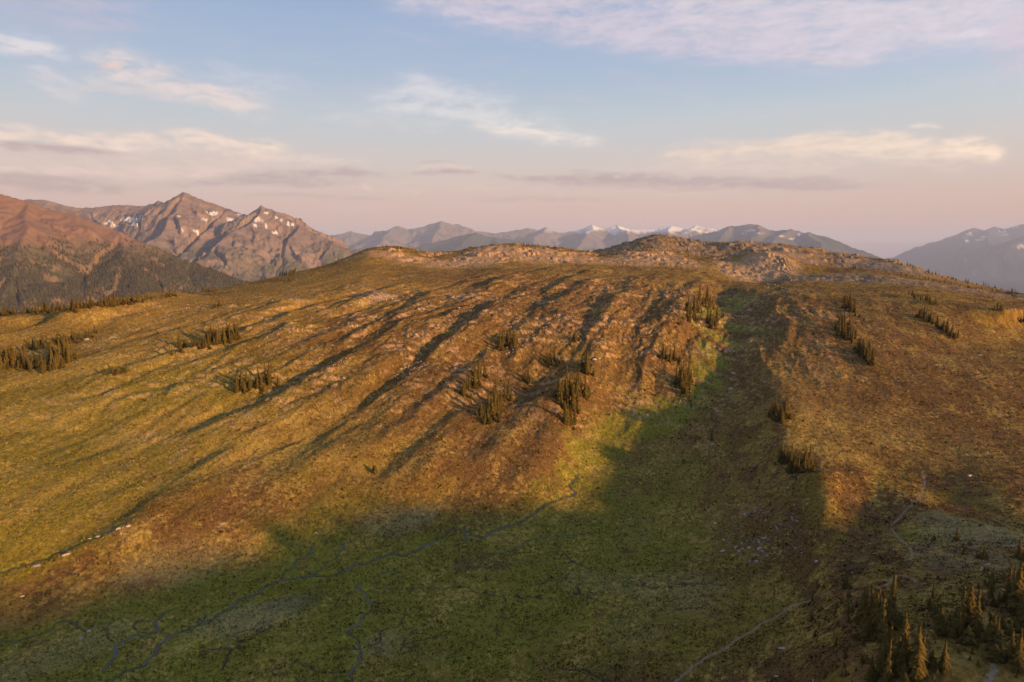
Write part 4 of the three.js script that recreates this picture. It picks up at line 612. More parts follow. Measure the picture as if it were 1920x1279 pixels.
// ------------------------------------------------------------------ conifers
function firCrown(seed, slim) {                  // 1 m tall; whorls of drooping sprays round the stem, each spray a few ragged blades
  const r = rng(seed), pos = [], col = [];
  const tri = (a, b, c, k) => { pos.push(...a, ...b, ...c); for (let i = 0; i < 3; i++) col.push(k[0], k[1], k[2]); };
  const whorls = 26, low = 0.05 + 0.04 * r(), lean = [(r() - 0.5) * 0.02, (r() - 0.5) * 0.02];
  for (let w = 0; w < whorls; w++) {
    const t = w / (whorls - 1), y = low + (0.975 - low) * t, reach = slim * (0.10 + 0.90 * (1 - t) ** 0.95) * (0.45 + 0.95 * r()) * (t < 0.1 ? 0.75 : 1), n = Math.max(4, Math.round(9 - 4 * t)), a0 = r() * 6.28;
    for (let b = 0; b < n; b++) {
      if (r() < (slim < 0.11 ? 0.45 : 0.1)) continue;
      const a = a0 + (b + 0.5 * r()) * 6.283 / n, L = reach * (0.65 + 0.6 * r()), droop = 0.03 + 0.42 * L * (1 - 0.5 * t), ca = Math.cos(a), sa = Math.sin(a);
      const root = [lean[0] * t, y + 0.012, lean[1] * t], mid = [ca * L * 0.55 + root[0], y - droop * 0.3, sa * L * 0.55 + root[2]], tip = [ca * L + root[0], y - droop, sa * L + root[2]];
      const k = 0.75 + 0.55 * r(), c = [0.086 * k, 0.060 * k, 0.015 * k], wd = 0.018 + 0.17 * L;
      for (const s of [-1, 1]) {
        const e = [mid[0] - s * sa * wd, mid[1] - 0.008 - 0.016 * r(), mid[2] + s * ca * wd];
        tri(root, mid, e, c); tri(mid, tip, e, c);
        const f = [lerp(mid[0], tip[0], 0.4) - s * sa * wd * 0.9, mid[1] - droop * 0.55 - 0.014 * r(), lerp(mid[2], tip[2], 0.4) + s * ca * wd * 0.9]; tri(mid, tip, f, c);
      }
      tri(root, mid, [mid[0] * 0.9, mid[1] - 0.03, mid[2] * 0.9], c);
    }
  }
  for (let b = 0; b < 3; b++) { const a = b * 2.09; tri([lean[0], 1, lean[1]], [Math.cos(a) * 0.012, 0.93, Math.sin(a) * 0.012], [Math.cos(a + 2.09) * 0.012, 0.93, Math.sin(a + 2.09) * 0.012], [0.100, 0.062, 0.014]); }
  const g = new THREE.BufferGeometry(); g.setAttribute('position', new THREE.Float32BufferAttribute(pos, 3)); g.setAttribute('color', new THREE.Float32BufferAttribute(col, 3)); g.computeVertexNormals(); return g;
}
function firTrunk() { const g = new THREE.CylinderGeometry(0.003, 0.014, 0.98, 6, 4); g.translate(0, 0.44, 0); const p = g.attributes.position; for (let i = 0; i < p.count; i++) if (p.getY(i) < 0.0) { p.setX(i, p.getX(i) * 1.5); p.setZ(i, p.getZ(i) * 1.5); } g.computeVertexNormals(); return g; }
const crowns = [0, 1, 2, 3, 4, 5, 6].map((k) => firCrown(300 + k, [0.14, 0.115, 0.165, 0.13, 0.15, 0.10, 0.185][k])), trunk = firTrunk();
const leafMat = new THREE.MeshPhysicalMaterial({ vertexColors: true, roughness: 0.95, side: THREE.DoubleSide, specularIntensity: 0.1 });
const barkMat = new THREE.MeshStandardMaterial({ color: new THREE.Color().setRGB(0.10, 0.075, 0.055), roughness: 1 });
const ONES = ['', 'first', 'second', 'third', 'fourth', 'fifth', 'sixth', 'seventh', 'eighth', 'ninth', 'tenth', 'eleventh', 'twelfth', 'thirteenth', 'fourteenth', 'fifteenth', 'sixteenth', 'seventeenth', 'eighteenth', 'nineteenth'], TENS = ['', '', 'twent', 'thirt', 'fort', 'fift', 'sixt'], TEN = ['', '', 'twenty', 'thirty', 'forty', 'fifty', 'sixty'];
const ordinal = (n) => n < 20 ? ONES[n] : n % 10 ? TEN[Math.floor(n / 10)] + '-' + ONES[n % 10] : TENS[Math.floor(n / 10)] + 'ieth';
// clumps: path of tree feet in the picture, spread [across, along], count, height in picture pixels [least, most], where it is, whether its trees are told apart
const clumps = [
  { p: [[1072, 815], [1070, 790], [1075, 765]], s: [14, 16], n: 9, h: [46, 64], where: 'the tall front clump above the shaded gully' },
  { p: [[1050, 755], [1068, 745], [1090, 730]], s: [14, 18], n: 24, h: [34, 52], where: 'the dense middle clump left of the gully' },
  { p: [[1095, 705], [1102, 690]], s: [11, 12], n: 9, h: [34, 48], where: 'the clump at the head of the middle stand' },
  { p: [[905, 795], [920, 785], [935, 765], [942, 750]], s: [12, 10], n: 18, h: [34, 52], where: 'the clump on the lit slope left of the stand' },
  { p: [[866, 740], [880, 728], [895, 712], [905, 705]], s: [9, 9], n: 17, h: [28, 42], where: 'the leftmost clump of the central slope' },
  { p: [[975, 728], [985, 718], [993, 708]], s: [6, 6], n: 6, h: [24, 34], where: 'the small clump between the central clumps' },
  { p: [[935, 658], [948, 650], [965, 640]], s: [9, 8], n: 14, h: [22, 34], where: 'the upper clump on the central slope' },
  { p: [[1022, 680], [1035, 684], [1050, 680]], s: [8, 8], n: 10, h: [18, 30], where: 'the thin clump under the rocky rib' },
  { p: [[1078, 640], [1088, 636]], s: [6, 6], n: 5, h: [16, 24], stuff: 1 },
  { p: [[1282, 612], [1290, 595], [1300, 580], [1320, 575], [1325, 560]], s: [12, 12], n: 24, h: [20, 32], where: 'the clump above the green gully bend' },
  { p: [[1322, 605], [1335, 612], [1342, 610]], s: [7, 8], n: 8, h: [24, 34], where: 'the row beside the green gully bend' },
  { p: [[1240, 672], [1255, 674], [1265, 672]], s: [7, 6], n: 8, h: [26, 34], where: 'the clump left of the green gully' },
  { p: [[1265, 705], [1280, 720], [1295, 712], [1280, 745]], s: [9, 9], n: 16, h: [28, 44], where: 'the clump by the rocks of the gully' },
  { p: [[440, 728], [460, 730], [480, 728], [505, 720]], s: [7, 9], n: 18, h: [26, 44], where: 'the clump standing alone on the left meadow' },
  { p: [[204, 702], [220, 702], [240, 698]], s: [6, 4], n: 8, h: [14, 22], stuff: 1 },
  { p: [[1448, 780], [1460, 783], [1478, 780]], s: [8, 7], n: 13, h: [24, 40], where: 'the upper clump on the right moraine' },
  { p: [[1465, 862], [1485, 872], [1505, 878], [1516, 872]], s: [8, 8], n: 20, h: [26, 40], where: 'the lower clump on the right moraine' },
  { p: [[1612, 1165], [1630, 1175], [1645, 1185], [1660, 1160]], s: [12, 16], n: 17, h: [56, 84], where: 'the upper stand at the lower right' },
  { p: [[1650, 1265], [1670, 1262], [1690, 1258], [1715, 1265], [1725, 1258]], s: [9, 14], n: 19, h: [62, 96], where: 'the front stand at the lower right' },
  { p: [[1800, 1195], [1808, 1185], [1830, 1192], [1838, 1180]], s: [6, 6], n: 7, h: [60, 86], where: 'the tall group by the right trail' },
  { p: [[1895, 1130], [1905, 1150], [1915, 1140], [1925, 1170]], s: [9, 12], n: 12, h: [48, 84], where: 'the dark stand at the right edge' },
  { p: [[1862, 1212], [1870, 1205]], s: [4, 4], n: 3, h: [38, 52], where: 'the slim group above the corner path' },
  { p: [[1895, 1235], [1905, 1245], [1916, 1262]], s: [7, 8], n: 6, h: [38, 62], where: 'the group in the lower right corner' },
  { p: [[1768, 1262], [1772, 1256]], s: [4, 3], n: 2, h: [46, 60], where: 'the pair right of the front stand' },
  { p: [[1792, 1012], [1794, 1013]], s: [3, 2], n: 2, h: [16, 24], where: 'the dark pair on the shaded hollow' },
  { p: [[1835, 1048], [1850, 1046], [1862, 1052]], s: [6, 4], n: 6, h: [13, 22], stuff: 1 },
  { p: [[1905, 1040], [1915, 1050], [1925, 1045]], s: [6, 6], n: 6, h: [28, 44], where: 'the dark group at the right frame edge' },
  { p: [[1334, 826]], s: [1, 1], n: 1, h: [24, 26], single: 'lone slim conifer by white rocks in the gully' },
  { p: [[1275, 790]], s: [1, 1], n: 1, h: [12, 14], single: 'tiny dark conifer on the green gully floor' },
  { p: [[1798, 846]], s: [1, 1], n: 1, h: [14, 16], single: 'lone small conifer on the far right slope' },
  { p: [[1796, 634]], s: [1, 1], n: 1, h: [13, 15], single: 'small conifer below the end of the right row' },
  { p: [[1875, 660]], s: [1, 1], n: 1, h: [11, 12], single: 'tiny conifer beside a yellow-green patch at right' },
  { p: [[1748, 1120]], s: [1, 1], n: 1, h: [26, 30], single: 'single conifer between the lower right stands' },
  { p: [[1806, 1040]], s: [1, 1], n: 1, h: [20, 24], single: 'single slim conifer in the shaded right hollow' },
  { p: [[690, 885], [702, 888], [712, 880]], s: [4, 3], n: 4, h: [12, 18], stuff: 1 },
  { p: [[1580, 1100], [1600, 1108]], s: [5, 5], n: 5, h: [18, 28], where: 'the dark bushy group beside the path bend' },
  // stands too small or too dense to tell their trees apart
  { p: [[320, 660], [350, 655], [390, 645], [420, 638], [445, 632]], s: [8, 6], n: 52, h: [20, 31], stuff: 1 },
  { p: [[0, 688], [30, 684], [70, 692], [110, 682], [135, 666]], s: [14, 10], n: 84, h: [18, 33], stuff: 1 },
  { p: [[40, 660], [90, 650], [140, 640], [180, 626]], s: [12, 7], n: 36, h: [9, 20], stuff: 1 },
  { p: [[-20, 592], [20, 590], [60, 586]], s: [8, 2], n: 26, h: [8, 16], stuff: 1 }, { p: [[66, 588], [90, 585], [118, 580]], s: [6, 3], n: 26, h: [10, 22], stuff: 1 },
  { p: [[120, 580], [160, 577], [200, 573], [230, 570], [262, 566]], s: [6, 3], n: 64, h: [12, 22], stuff: 1 }, { p: [[268, 563], [300, 559], [330, 555]], s: [6, 2], n: 28, h: [6, 13], stuff: 1 }, { p: [[355, 551], [380, 548], [402, 545]], s: [5, 2], n: 20, h: [5, 10], stuff: 1 },
  { p: [[525, 516], [545, 514], [562, 511]], s: [5, 2], n: 20, h: [7, 14], stuff: 1 }, { p: [[520, 532], [550, 526], [580, 518]], s: [8, 5], n: 22, h: [4, 9], stuff: 1 }, { p: [[580, 508], [620, 498], [660, 484], [690, 470]], s: [6, 1.5], n: 26, h: [2, 5], stuff: 1 },
  { p: [[392, 578], [405, 576], [420, 573]], s: [5, 3], n: 11, h: [8, 14], stuff: 1 }, { p: [[440, 576], [460, 572]], s: [6, 2], n: 5, h: [5, 9], stuff: 1 }, { p: [[733, 574], [744, 572]], s: [4, 2], n: 5, h: [6, 10], stuff: 1 },
  { p: [[690, 470], [715, 464], [740, 464], [760, 468], [785, 470]], s: [6, 1], n: 34, h: [3, 7], stuff: 1 }, { p: [[976, 461], [990, 461], [1010, 462]], s: [5, 1], n: 16, h: [4, 8], stuff: 1 }, { p: [[1020, 463], [1035, 465], [1045, 467]], s: [4, 1], n: 10, h: [5, 9], stuff: 1 }, { p: [[1092, 471], [1115, 474], [1130, 476]], s: [5, 1], n: 14, h: [4, 7], stuff: 1 }, { p: [[1208, 469], [1230, 470]], s: [5, 1], n: 8, h: [2, 5], stuff: 1 },
  { p: [[1580, 570], [1595, 572], [1603, 590]], s: [10, 9], n: 22, h: [14, 24], stuff: 1 }, { p: [[1578, 600], [1582, 625], [1600, 640]], s: [9, 9], n: 32, h: [16, 26], stuff: 1 }, { p: [[1605, 650], [1620, 665], [1635, 682]], s: [8, 8], n: 32, h: [18, 28], stuff: 1 },
  { p: [[1722, 592], [1745, 604], [1768, 618], [1785, 630]], s: [5, 5], n: 38, h: [11, 21], stuff: 1 }, { p: [[1706, 555], [1730, 562], [1758, 570]], s: [6, 4], n: 30, h: [7, 13], stuff: 1 }, { p: [[1868, 580], [1880, 582]], s: [5, 2], n: 7, h: [8, 13], stuff: 1 }, { p: [[1914, 605], [1924, 606]], s: [4, 2], n: 5, h: [9, 15], stuff: 1 },
  { p: [[1596, 503], [1606, 504]], s: [4, 1], n: 4, h: [5, 9], stuff: 1 }, { p: [[1690, 516], [1730, 523], [1800, 537], [1880, 549]], s: [8, 2], n: 30, h: [3, 7], stuff: 1 }, { p: [[1886, 551], [1905, 552], [1925, 553]], s: [5, 1], n: 12, h: [7, 12], stuff: 1 },
  { p: [[1640, 488], [1690, 495], [1720, 508], [1760, 518], [1800, 528], [1850, 538], [1885, 546]], s: [10, 1], n: 70, h: [3, 8], stuff: 1 },
  { p: [[1540, 1130], [1600, 1160], [1600, 1230], [1560, 1270]], s: [50, 30], n: 60, h: [6, 17], stuff: 1 }, { p: [[1760, 1150], [1800, 1190], [1860, 1120], [1900, 1200], [1820, 1250]], s: [40, 30], n: 90, h: [7, 22], stuff: 1 }, { p: [[1740, 1010], [1770, 1012], [1820, 1022]], s: [10, 5], n: 26, h: [4, 10], stuff: 1 }, { p: [[1840, 1075], [1880, 1085], [1830, 1100]], s: [24, 10], n: 22, h: [6, 14], stuff: 1 },
  { p: [[1470, 880], [1560, 900], [1490, 840]], s: [16, 10], n: 14, h: [3, 7], stuff: 1 }, { p: [[760, 830], [900, 800], [780, 836]], s: [16, 8], n: 16, h: [4, 8], stuff: 1 }, { p: [[1250, 760], [1300, 745], [1290, 768]], s: [20, 8], n: 24, h: [4, 9], stuff: 1 }, { p: [[960, 690], [1060, 700], [1110, 640], [900, 720]], s: [30, 20], n: 40, h: [3, 8], stuff: 1 }, { p: [[1900, 480 + 75], [1960, 560]], s: [5, 1], n: 4, h: [5, 8], stuff: 1 },
];
const rest = []; let told = 0;
clumps.forEach((cl, ci) => {
  const r = rng(1000 + ci * 13), trees = [];
  for (let k = 0, tries = 0; k < cl.n && tries < cl.n * 8; tries++) {
    const m = cl.p.length - 1, t = r() * m, i = Math.min(m, Math.floor(t)), f = t - i, a = cl.p[i], b = cl.p[Math.min(m, i + 1)], one = cl.n === 1;
    const u = lerp(a[0], b[0], f) + (one ? 0 : (r() + r() - 1) * cl.s[0] * 1.3), v = lerp(a[1], b[1], f) + (one ? 0 : (r() + r() - 1) * cl.s[1] * 1.3);
    let p = hit(u, v, height); if (!p) for (let dv = 1; dv < 14 && !p; dv++) p = hit(u, v + dv, height);
    if (!p) continue;
    const px = lerp(cl.h[0] * (cl.n > 3 ? 0.6 : 1), cl.h[1], r() ** 1.15), h = px * Math.hypot(p.r, EYE - p.y) / FL;
    if (!cl.stuff && trees.some((q) => Math.hypot(q.x - p.x, q.z - p.z) < 0.07 * (h + q.h))) { if (r() < 0.9) continue; }
    trees.push({ x: p.x, y: p.y, z: p.z, h, u, v: r() * 7 | 0, turn: r() * 6.28, w: 0.85 + 0.4 * r(), lean: (r() + r() - 1) * 0.07 }); k++;
  }
  if (cl.n > 4 && cl.h[1] > 14) for (let k = 0; k < cl.n * 3; k++) {          // low growth round the feet of a clump
    const q = trees[Math.floor(r() * trees.length)], a = r() * 6.28, d = q.h * (0.1 + 0.35 * r()), x = q.x + Math.cos(a) * d, z = q.z + Math.sin(a) * d;
    rest.push({ x, y: groundAt(x, z), z, h: q.h * (0.08 + 0.5 * r() ** 2.2), turn: r() * 6.28, w: 1.2 + 0.9 * r(), lean: (r() - 0.5) * 0.2 });
  }
  if (cl.stuff) { rest.push(...trees); return; }
  trees.sort((a, b) => a.u - b.u);
  trees.forEach((q, k) => {
    const o = new THREE.Group(); o.name = numbered('conifer_tree'); o.position.set(q.x, q.y - 0.12, q.z); o.rotation.set(q.lean, q.turn, 0);
    const a = new THREE.Mesh(trunk, barkMat), b = new THREE.Mesh(crowns[q.v], leafMat); a.name = 'trunk'; b.name = 'crown'; a.scale.set(q.h, q.h, q.h); b.scale.set(q.h * q.w, q.h, q.h * q.w); o.add(a, b);
    const n = trees.length;
    tag(o, cl.single || (k === 0 ? 'leftmost conifer in ' : k === n - 1 ? 'rightmost conifer in ' : ordinal(k + 1) + ' conifer from the left in ') + cl.where, 'conifer', cl.single ? 'single conifers' : 'conifers of ' + cl.where);
    scene.add(o); told++;
  });
});
{
  const t = trunk.clone().toNonIndexed(); t.deleteAttribute('uv'); const n = t.attributes.position.count, c = new Float32Array(n * 3); for (let i = 0; i < n; i++) c.set([0.10, 0.075, 0.055], i * 3); t.setAttribute('color', new THREE.BufferAttribute(c, 3));
  const g = mergeGeometries([crowns[2], t]), o = new THREE.InstancedMesh(g, leafMat, rest.length), m = new THREE.Matrix4(), q = new THREE.Quaternion(), col = new THREE.Color(), r = rng(5);
  rest.forEach((p, i) => { o.setMatrixAt(i, m.compose(new THREE.Vector3(p.x, p.y - 0.1, p.z), q.setFromEuler(new THREE.Euler(p.lean, p.turn, 0)), new THREE.Vector3(p.h * p.w * (p.h < 4 ? 1.7 : 1), p.h, p.h * p.w * (p.h < 4 ? 1.7 : 1)))); const k = 0.8 + 0.5 * r(); o.setColorAt(i, col.setRGB(k, k, k)); });
  o.name = 'small_conifers'; tag(o, 'small and crowded conifers in distant stands across the hill', 'conifers', null, 'stuff'); scene.add(o);
}
console.log('trees', told, rest.length);

// ------------------------------------------------------------------ rocks
function stone(seed, flat) {
  let g = new THREE.IcosahedronGeometry(1, 1); g.deleteAttribute('uv'); g.deleteAttribute('normal'); g = mergeVertices(g);
  const r = rng(seed), p = g.attributes.position, cuts = []; for (let i = 0; i < 6; i++) { const a = r() * 6.28, b = (r() - 0.35) * 1.8; cuts.push([Math.cos(a) * Math.cos(b), Math.sin(b), Math.sin(a) * Math.cos(b), 0.5 + 0.35 * r()]); }
  for (let i = 0; i < p.count; i++) { let x = p.getX(i), y = p.getY(i), z = p.getZ(i); const k = 0.9 + 0.25 * r(); x *= k; y *= k; z *= k; for (const [a, b, c, d] of cuts) { const o = x * a + y * b + z * c - d; if (o > 0) { x -= a * o; y -= b * o; z -= c * o; } } p.setXYZ(i, x * (0.9 + 0.5 * (seed % 3) / 2), y * flat, z); }
  const f = g.toNonIndexed(); f.computeVertexNormals(); return f;
}
const stones = [0, 1, 2, 3, 4].map((k) => stone(40 + k, [0.6, 0.75, 0.5, 0.85, 0.65][k]));
const stoneMats = [[0.34, 0.27, 0.21], [0.27, 0.215, 0.18], [0.40, 0.33, 0.27]].map((c) => new THREE.MeshStandardMaterial({ color: new THREE.Color().setRGB(...c), roughness: 0.95 }));
const boulders = [
  [1470, 1216, 20, 6, 'long flat white boulder in the dark heath at lower right'], [1434, 1009, 11, 6, 'largest pale boulder in the rubble field'], [1341, 981, 9, 6, 'pale boulder at the left rim of the rubble field'], [1424, 1030, 10, 7, 'grey boulder below the largest in the rubble field'], [1430, 1034, 8, 6, 'grey boulder beside the lower rubble boulder'], [1391, 1029, 7, 6, 'leftmost low boulder of the rubble field'], [1355, 1033, 9, 5, 'flat stone left of the rubble field'], [1492, 1028, 8, 6, 'boulder at the right end of the rubble field'], [1532, 1053, 9, 4, 'flat pale rock between rubble and hollow'],
  [1818, 892, 9, 5, 'white boulder alone on the lit right slope'], [1836, 666, 9, 3, 'flat white stone beside the yellow-green patch'], [1434, 716, 6, 3, 'white stone on the moraine crest'], [1540, 834, 5, 3, 'small white stone right of the lower moraine clump'], [1853, 1060, 9, 5, 'pale boulder on the sloping right hollow'], [1842, 1066, 6, 5, 'smaller pale boulder beside it in the right hollow'],
  [124, 1040, 13, 8, 'large rounded boulder in the left rill'], [70, 1060, 13, 6, 'flat boulder at the lower end of the left rill'], [240, 986, 11, 6, 'boulder at the head of the left rill'], [222, 992, 8, 5, 'second boulder down the left rill'], [184, 1006, 8, 5, 'third boulder down the left rill'], [168, 1010, 7, 4, 'fourth boulder down the left rill'], [418, 982, 8, 4, 'small pale boulder on the brown slope above the bog'], [152, 1198, 10, 8, 'grey boulder in the bottom left bog'], [167, 1184, 8, 4, 'flat grey stone above the bottom left boulder'], [42, 1118, 7, 4, 'small grey stone at the left basin edge'],
  [212, 633, 12, 5, 'long white boulder right of the left stand'], [122, 658, 10, 6, 'white boulder under the left stand'], [205, 636, 5, 4, 'small stone beside the long white boulder'], [163, 637, 8, 5, 'reddish boulder at the edge of the left stand'], [1115, 674, 8, 6, 'white boulder above the gully rocks'], [1124, 672, 6, 5, 'smaller white boulder above the gully rocks'], [1335, 834, 8, 8, 'white rock at the foot of the lone gully conifer'], [1328, 828, 6, 5, 'white rock left of the lone gully conifer'], [1370, 730, 10, 7, 'grey boulder on the shaded moraine flank'], [1376, 700, 12, 6, 'large grey slab above the shaded moraine flank'],
  [592, 1000, 6, 7, 'white stone at the stony spring'], [907, 735, 4, 5, 'white stone below the leftmost central clump'], [1100, 735, 4, 5, 'white stone right of the middle stand'], [1345, 772, 5, 4, 'white stone on the gully floor'], [1565, 960, 4, 3, 'small white stone near the yellow hump'], [1875, 975, 6, 4, 'white stone on the lower right slope'], [1457, 1268, 8, 5, 'white stone near the bottom edge in the heath'], [1526, 1276, 9, 6, 'pale stone at the bottom edge in the heath'], [1580, 1052, 6, 3, 'flat stone below the hollow']
];
boulders.forEach(([u, v, w, h, label], i) => {
  const p = hit(u, v, height); if (!p) return;
  const k = p.r / FL * 0.5, o = new THREE.Mesh(stones[i % 5], stoneMats[i % 3]); o.name = numbered('boulder'); o.position.set(p.x, p.y - h * k * 0.05, p.z); o.rotation.y = (i * 2.4) % 0.9 - 0.45; o.scale.set(w * k * 0.9, h * k * 1.3, w * k * 0.75);
  tag(o, label, 'boulder', 'boulders on the hill'); scene.add(o);
});
{ // rubble nobody could count: [u, v, half width, half height, count, least and most size in metres, lie along the beds]
  const r = rng(77), list = [], zones = [
    [1425, 1000, 90, 55, 420, 0.16, 1.0, 0], [1430, 930, 75, 90, 420, 0.12, 0.7, 0], [1410, 1030, 70, 24, 60, 0.2, 1.1, 0], [1440, 860, 60, 100, 160, 0.12, 0.55, 0], [1400, 760, 40, 80, 80, 0.12, 0.5, 0], [1350, 1020, 80, 60, 120, 0.1, 0.5, 0], [1520, 1040, 70, 50, 90, 0.1, 0.5, 0], [1290, 735, 30, 26, 110, 0.25, 0.8, 0], [1315, 665, 20, 22, 110, 0.3, 0.9, 0], [1280, 765, 28, 14, 90, 0.25, 0.7, 0],
    [1430, 505, 60, 28, 500, 0.5, 1.8, 0], [1200, 486, 60, 14, 260, 0.4, 1.5, 0], [920, 482, 50, 20, 240, 0.4, 1.5, 0], [1000, 482, 60, 12, 160, 0.4, 1.2, 0], [1440, 540, 50, 8, 120, 0.4, 1.4, 0], [1490, 512, 30, 14, 120, 0.5, 1.6, 0], [1270, 492, 40, 10, 120, 0.4, 1.2, 0],
    [820, 620, 40, 16, 160, 0.3, 0.9, 1], [850, 640, 30, 14, 90, 0.3, 1, 1], [770, 695, 40, 18, 150, 0.3, 0.9, 1], [620, 690, 30, 20, 140, 0.3, 0.8, 1], [530, 640, 50, 12, 150, 0.3, 0.8, 1], [1020, 620, 30, 20, 130, 0.3, 1, 1], [1060, 660, 26, 20, 120, 0.3, 1, 1], [1070, 632, 30, 16, 140, 0.3, 0.9, 1], [970, 650, 26, 18, 90, 0.3, 0.9, 1], [1125, 645, 14, 12, 60, 0.4, 1, 1], [1160, 640, 24, 14, 90, 0.3, 0.9, 1], [1200, 630, 16, 10, 60, 0.3, 1.1, 1], [1270, 545, 30, 14, 130, 0.4, 1.1, 1], [1240, 580, 40, 20, 120, 0.3, 1, 1], [900, 570, 50, 14, 160, 0.4, 1.2, 1], [870, 590, 40, 12, 130, 0.4, 1.1, 1], [690, 566, 40, 8, 150, 0.4, 1.3, 1], [980, 560, 80, 30, 220, 0.3, 1, 1], [1050, 600, 60, 30, 220, 0.3, 0.9, 1], [1100, 560, 70, 30, 220, 0.3, 0.9, 1], [1150, 600, 50, 30, 160, 0.3, 0.9, 1],
    [320, 590, 20, 6, 60, 0.3, 1, 1], [345, 580, 12, 4, 40, 0.3, 0.9, 1], [150, 645, 30, 12, 70, 0.3, 0.8, 0], [210, 998, 40, 12, 60, 0.1, 0.5, 0], [245, 915, 24, 10, 40, 0.1, 0.4, 0], [810, 815, 12, 14, 50, 0.2, 0.6, 1], [500, 630, 70, 14, 100, 0.3, 0.7, 1], [590, 560, 120, 16, 120, 0.3, 0.8, 1], [770, 520, 70, 20, 140, 0.3, 0.9, 1], [350, 905, 40, 8, 12, 0.1, 0.3, 0],
    [1700, 750, 300, 130, 260, 0.08, 0.42, 0], [1700, 900, 200, 60, 70, 0.08, 0.3, 0], [700, 600, 300, 80, 240, 0.15, 0.6, 0], [950, 850, 140, 60, 70, 0.1, 0.35, 0], [300, 800, 260, 80, 60, 0.1, 0.35, 0], [1400, 1180, 200, 90, 130, 0.06, 0.35, 0], [1250, 1000, 160, 60, 50, 0.08, 0.35, 0], [1700, 1060, 120, 40, 60, 0.08, 0.4, 0], [1760, 1240, 120, 40, 60, 0.08, 0.4, 0], [600, 1180, 500, 90, 40, 0.06, 0.25, 0], [1680, 540, 120, 20, 150, 0.2, 0.8, 0], [1720, 500, 100, 16, 120, 0.4, 1.2, 0], [1300, 465, 120, 10, 160, 0.6, 2.2, 0],
  ];
  for (const [u, v, ru, rv, n, a, b, bed] of zones) for (let k = 0; k < n; k++) {
    let e = 0, g = 0; do { e = r() * 2 - 1; g = r() * 2 - 1; } while (e * e + g * g > 1);
    if (bed) { const q = g; e = 0.35 * e - 0.9 * q + (Math.round(r() * 2) - 1) * 0.35; }
    const p = hit(u + e * ru, v + g * rv, height); if (p && perlin(p.x / 7 + 3, p.z / 7) + 0.6 * perlin(p.x / 2.5, p.z / 2.5) > r() * 0.9 - 0.45) list.push([p.x, p.y, p.z, a * (b / a) ** (r() ** 2.2)]);
  }
  const o = new THREE.InstancedMesh(stones[3], new THREE.MeshStandardMaterial({ color: 0xffffff, roughness: 0.95 }), list.length), m = new THREE.Matrix4(), q = new THREE.Quaternion(), col = new THREE.Color();
  list.forEach(([x, y, z, s], i) => { q.setFromEuler(new THREE.Euler((r() - 0.5) * 0.7, r() * 6.28, (r() - 0.5) * 0.7)); o.setMatrixAt(i, m.compose(new THREE.Vector3(x, y + s * 0.12, z), q, new THREE.Vector3(s * 0.6, s * (0.3 + 0.3 * r()), s * (0.4 + 0.3 * r())))); const k = 0.35 + 0.65 * r() ** 1.5, w = r(); o.setColorAt(i, col.setRGB(k * lerp(0.44, 0.40, w), k * lerp(0.32, 0.34, w), k * lerp(0.23, 0.30, w))); });
  o.name = 'rock_rubble'; tag(o, 'pale rock rubble scattered over ribs, scarps and the moraine', 'rubble', null, 'stuff'); scene.add(o);
  console.log('rubble', list.length);
}
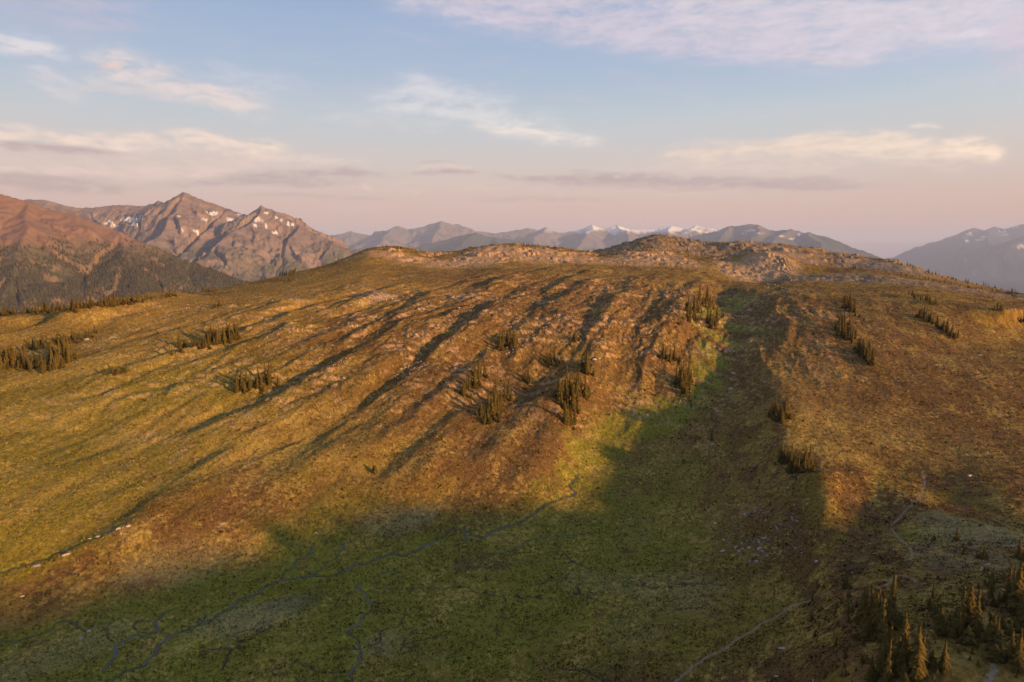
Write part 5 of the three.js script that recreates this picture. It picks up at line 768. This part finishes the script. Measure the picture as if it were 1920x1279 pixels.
{ // low tussocks and heather: a rough cover over the turf
  const parts = [], rr = rng(8);
  for (let b = 0; b < 7; b++) { const a = b / 7 * 6.283 + rr(), L = 0.55 + 0.5 * rr(), w = 0.42, ca = Math.cos(a), sa = Math.sin(a), h = 0.5 + 0.5 * rr(); parts.push(-sa * w * 0.6 - ca * 0.1, -0.1, ca * w * 0.6 - sa * 0.1, sa * w * 0.6 - ca * 0.1, -0.1, -ca * w * 0.6 - sa * 0.1, ca * L * 0.45, h, sa * L * 0.45, -sa * w + ca * 0.4, -0.1, ca * w + sa * 0.4, sa * w + ca * 0.4, -0.1, -ca * w + sa * 0.4, ca * L * 0.35, h * 0.8, sa * L * 0.35); }
  const g = new THREE.BufferGeometry(); g.setAttribute('position', new THREE.Float32BufferAttribute(parts, 3)); g.computeVertexNormals();
  const i0 = TH.findIndex((t) => t > -0.95), i1 = TH.findIndex((t) => t > 0.95), j0 = RR.findIndex((r) => r > 125), j1 = RR.findIndex((r) => r > 960), r = rng(404), M = [], C = [];
  const m = new THREE.Matrix4(), q = new THREE.Quaternion(), e = new THREE.Euler(), s = new THREE.Vector3(), p = new THREE.Vector3();
  for (let k = 0; k < 680000; k++) {
    const fi = lerp(i0, i1, r()), fj = lerp(j0, j1, r() ** 1.15), i = Math.floor(fi), j = Math.floor(fj), th = lerp(TH[i], TH[i + 1], fi - i), d = lerp(RR[j], RR[j + 1], fj - j), x = Math.sin(th) * d, z = -Math.cos(th) * d;
    const clump = fbm(x / 9 + 60, z / 9, 3) + 0.6 * perlin(x / 2.1, z / 2.1);
    if (clump < r() * 0.9 - 0.42) continue;
    if (d < 420 && (toBrook(x, z) < 0.4 || toTrail(x, z) < 0.3)) continue;
    const n = (i * NR + j) * 3, grassy = hillColour[n + 1] / hillColour[n], size = (0.11 + 0.3 * r() ** 2.5) * Math.sqrt(d / 150) * (grassy > 0.95 ? 0.55 : 1);
    M.push(...m.compose(p.set(x, groundAt(x, z), z), q.setFromEuler(e.set((r() - 0.5) * 0.3, r() * 6.28, (r() - 0.5) * 0.3)), s.set(size * (0.8 + 0.6 * r()), size * (0.6 + 0.8 * r()), size)).elements);
    const shrub = grassy < 0.72 && r() < 0.05 * smooth(0.05, 0.4, clump) * smooth(600, 350, d); if (shrub) { const a = M.length - 16, f = 1.2 + 1.2 * r() ** 2; for (const i of [0, 1, 2, 4, 5, 6, 8, 9, 10]) M[a + i] *= f; } const v = shrub ? 0.3 + 0.25 * r() : 0.4 + 0.8 * r(), w = !shrub && r() < 0.08 ? 1.4 : 1; C.push(hillColour[n] * v * w, hillColour[n + 1] * v * w, hillColour[n + 2] * v * w);
  }
  const o = new THREE.InstancedMesh(g, new THREE.MeshPhysicalMaterial({ color: 0xffffff, roughness: 1, side: THREE.DoubleSide, specularIntensity: 0.08 }), M.length / 16);
  o.instanceMatrix = new THREE.InstancedBufferAttribute(new Float32Array(M), 16); o.instanceColor = new THREE.InstancedBufferAttribute(new Float32Array(C), 3);
  o.name = 'tussock_cover'; tag(o, 'low tussock grass and heather covering the hillside', 'ground cover', null, 'stuff'); scene.add(o);
  console.log('tussocks', M.length / 16);
}
renderer.render(scene, camera);
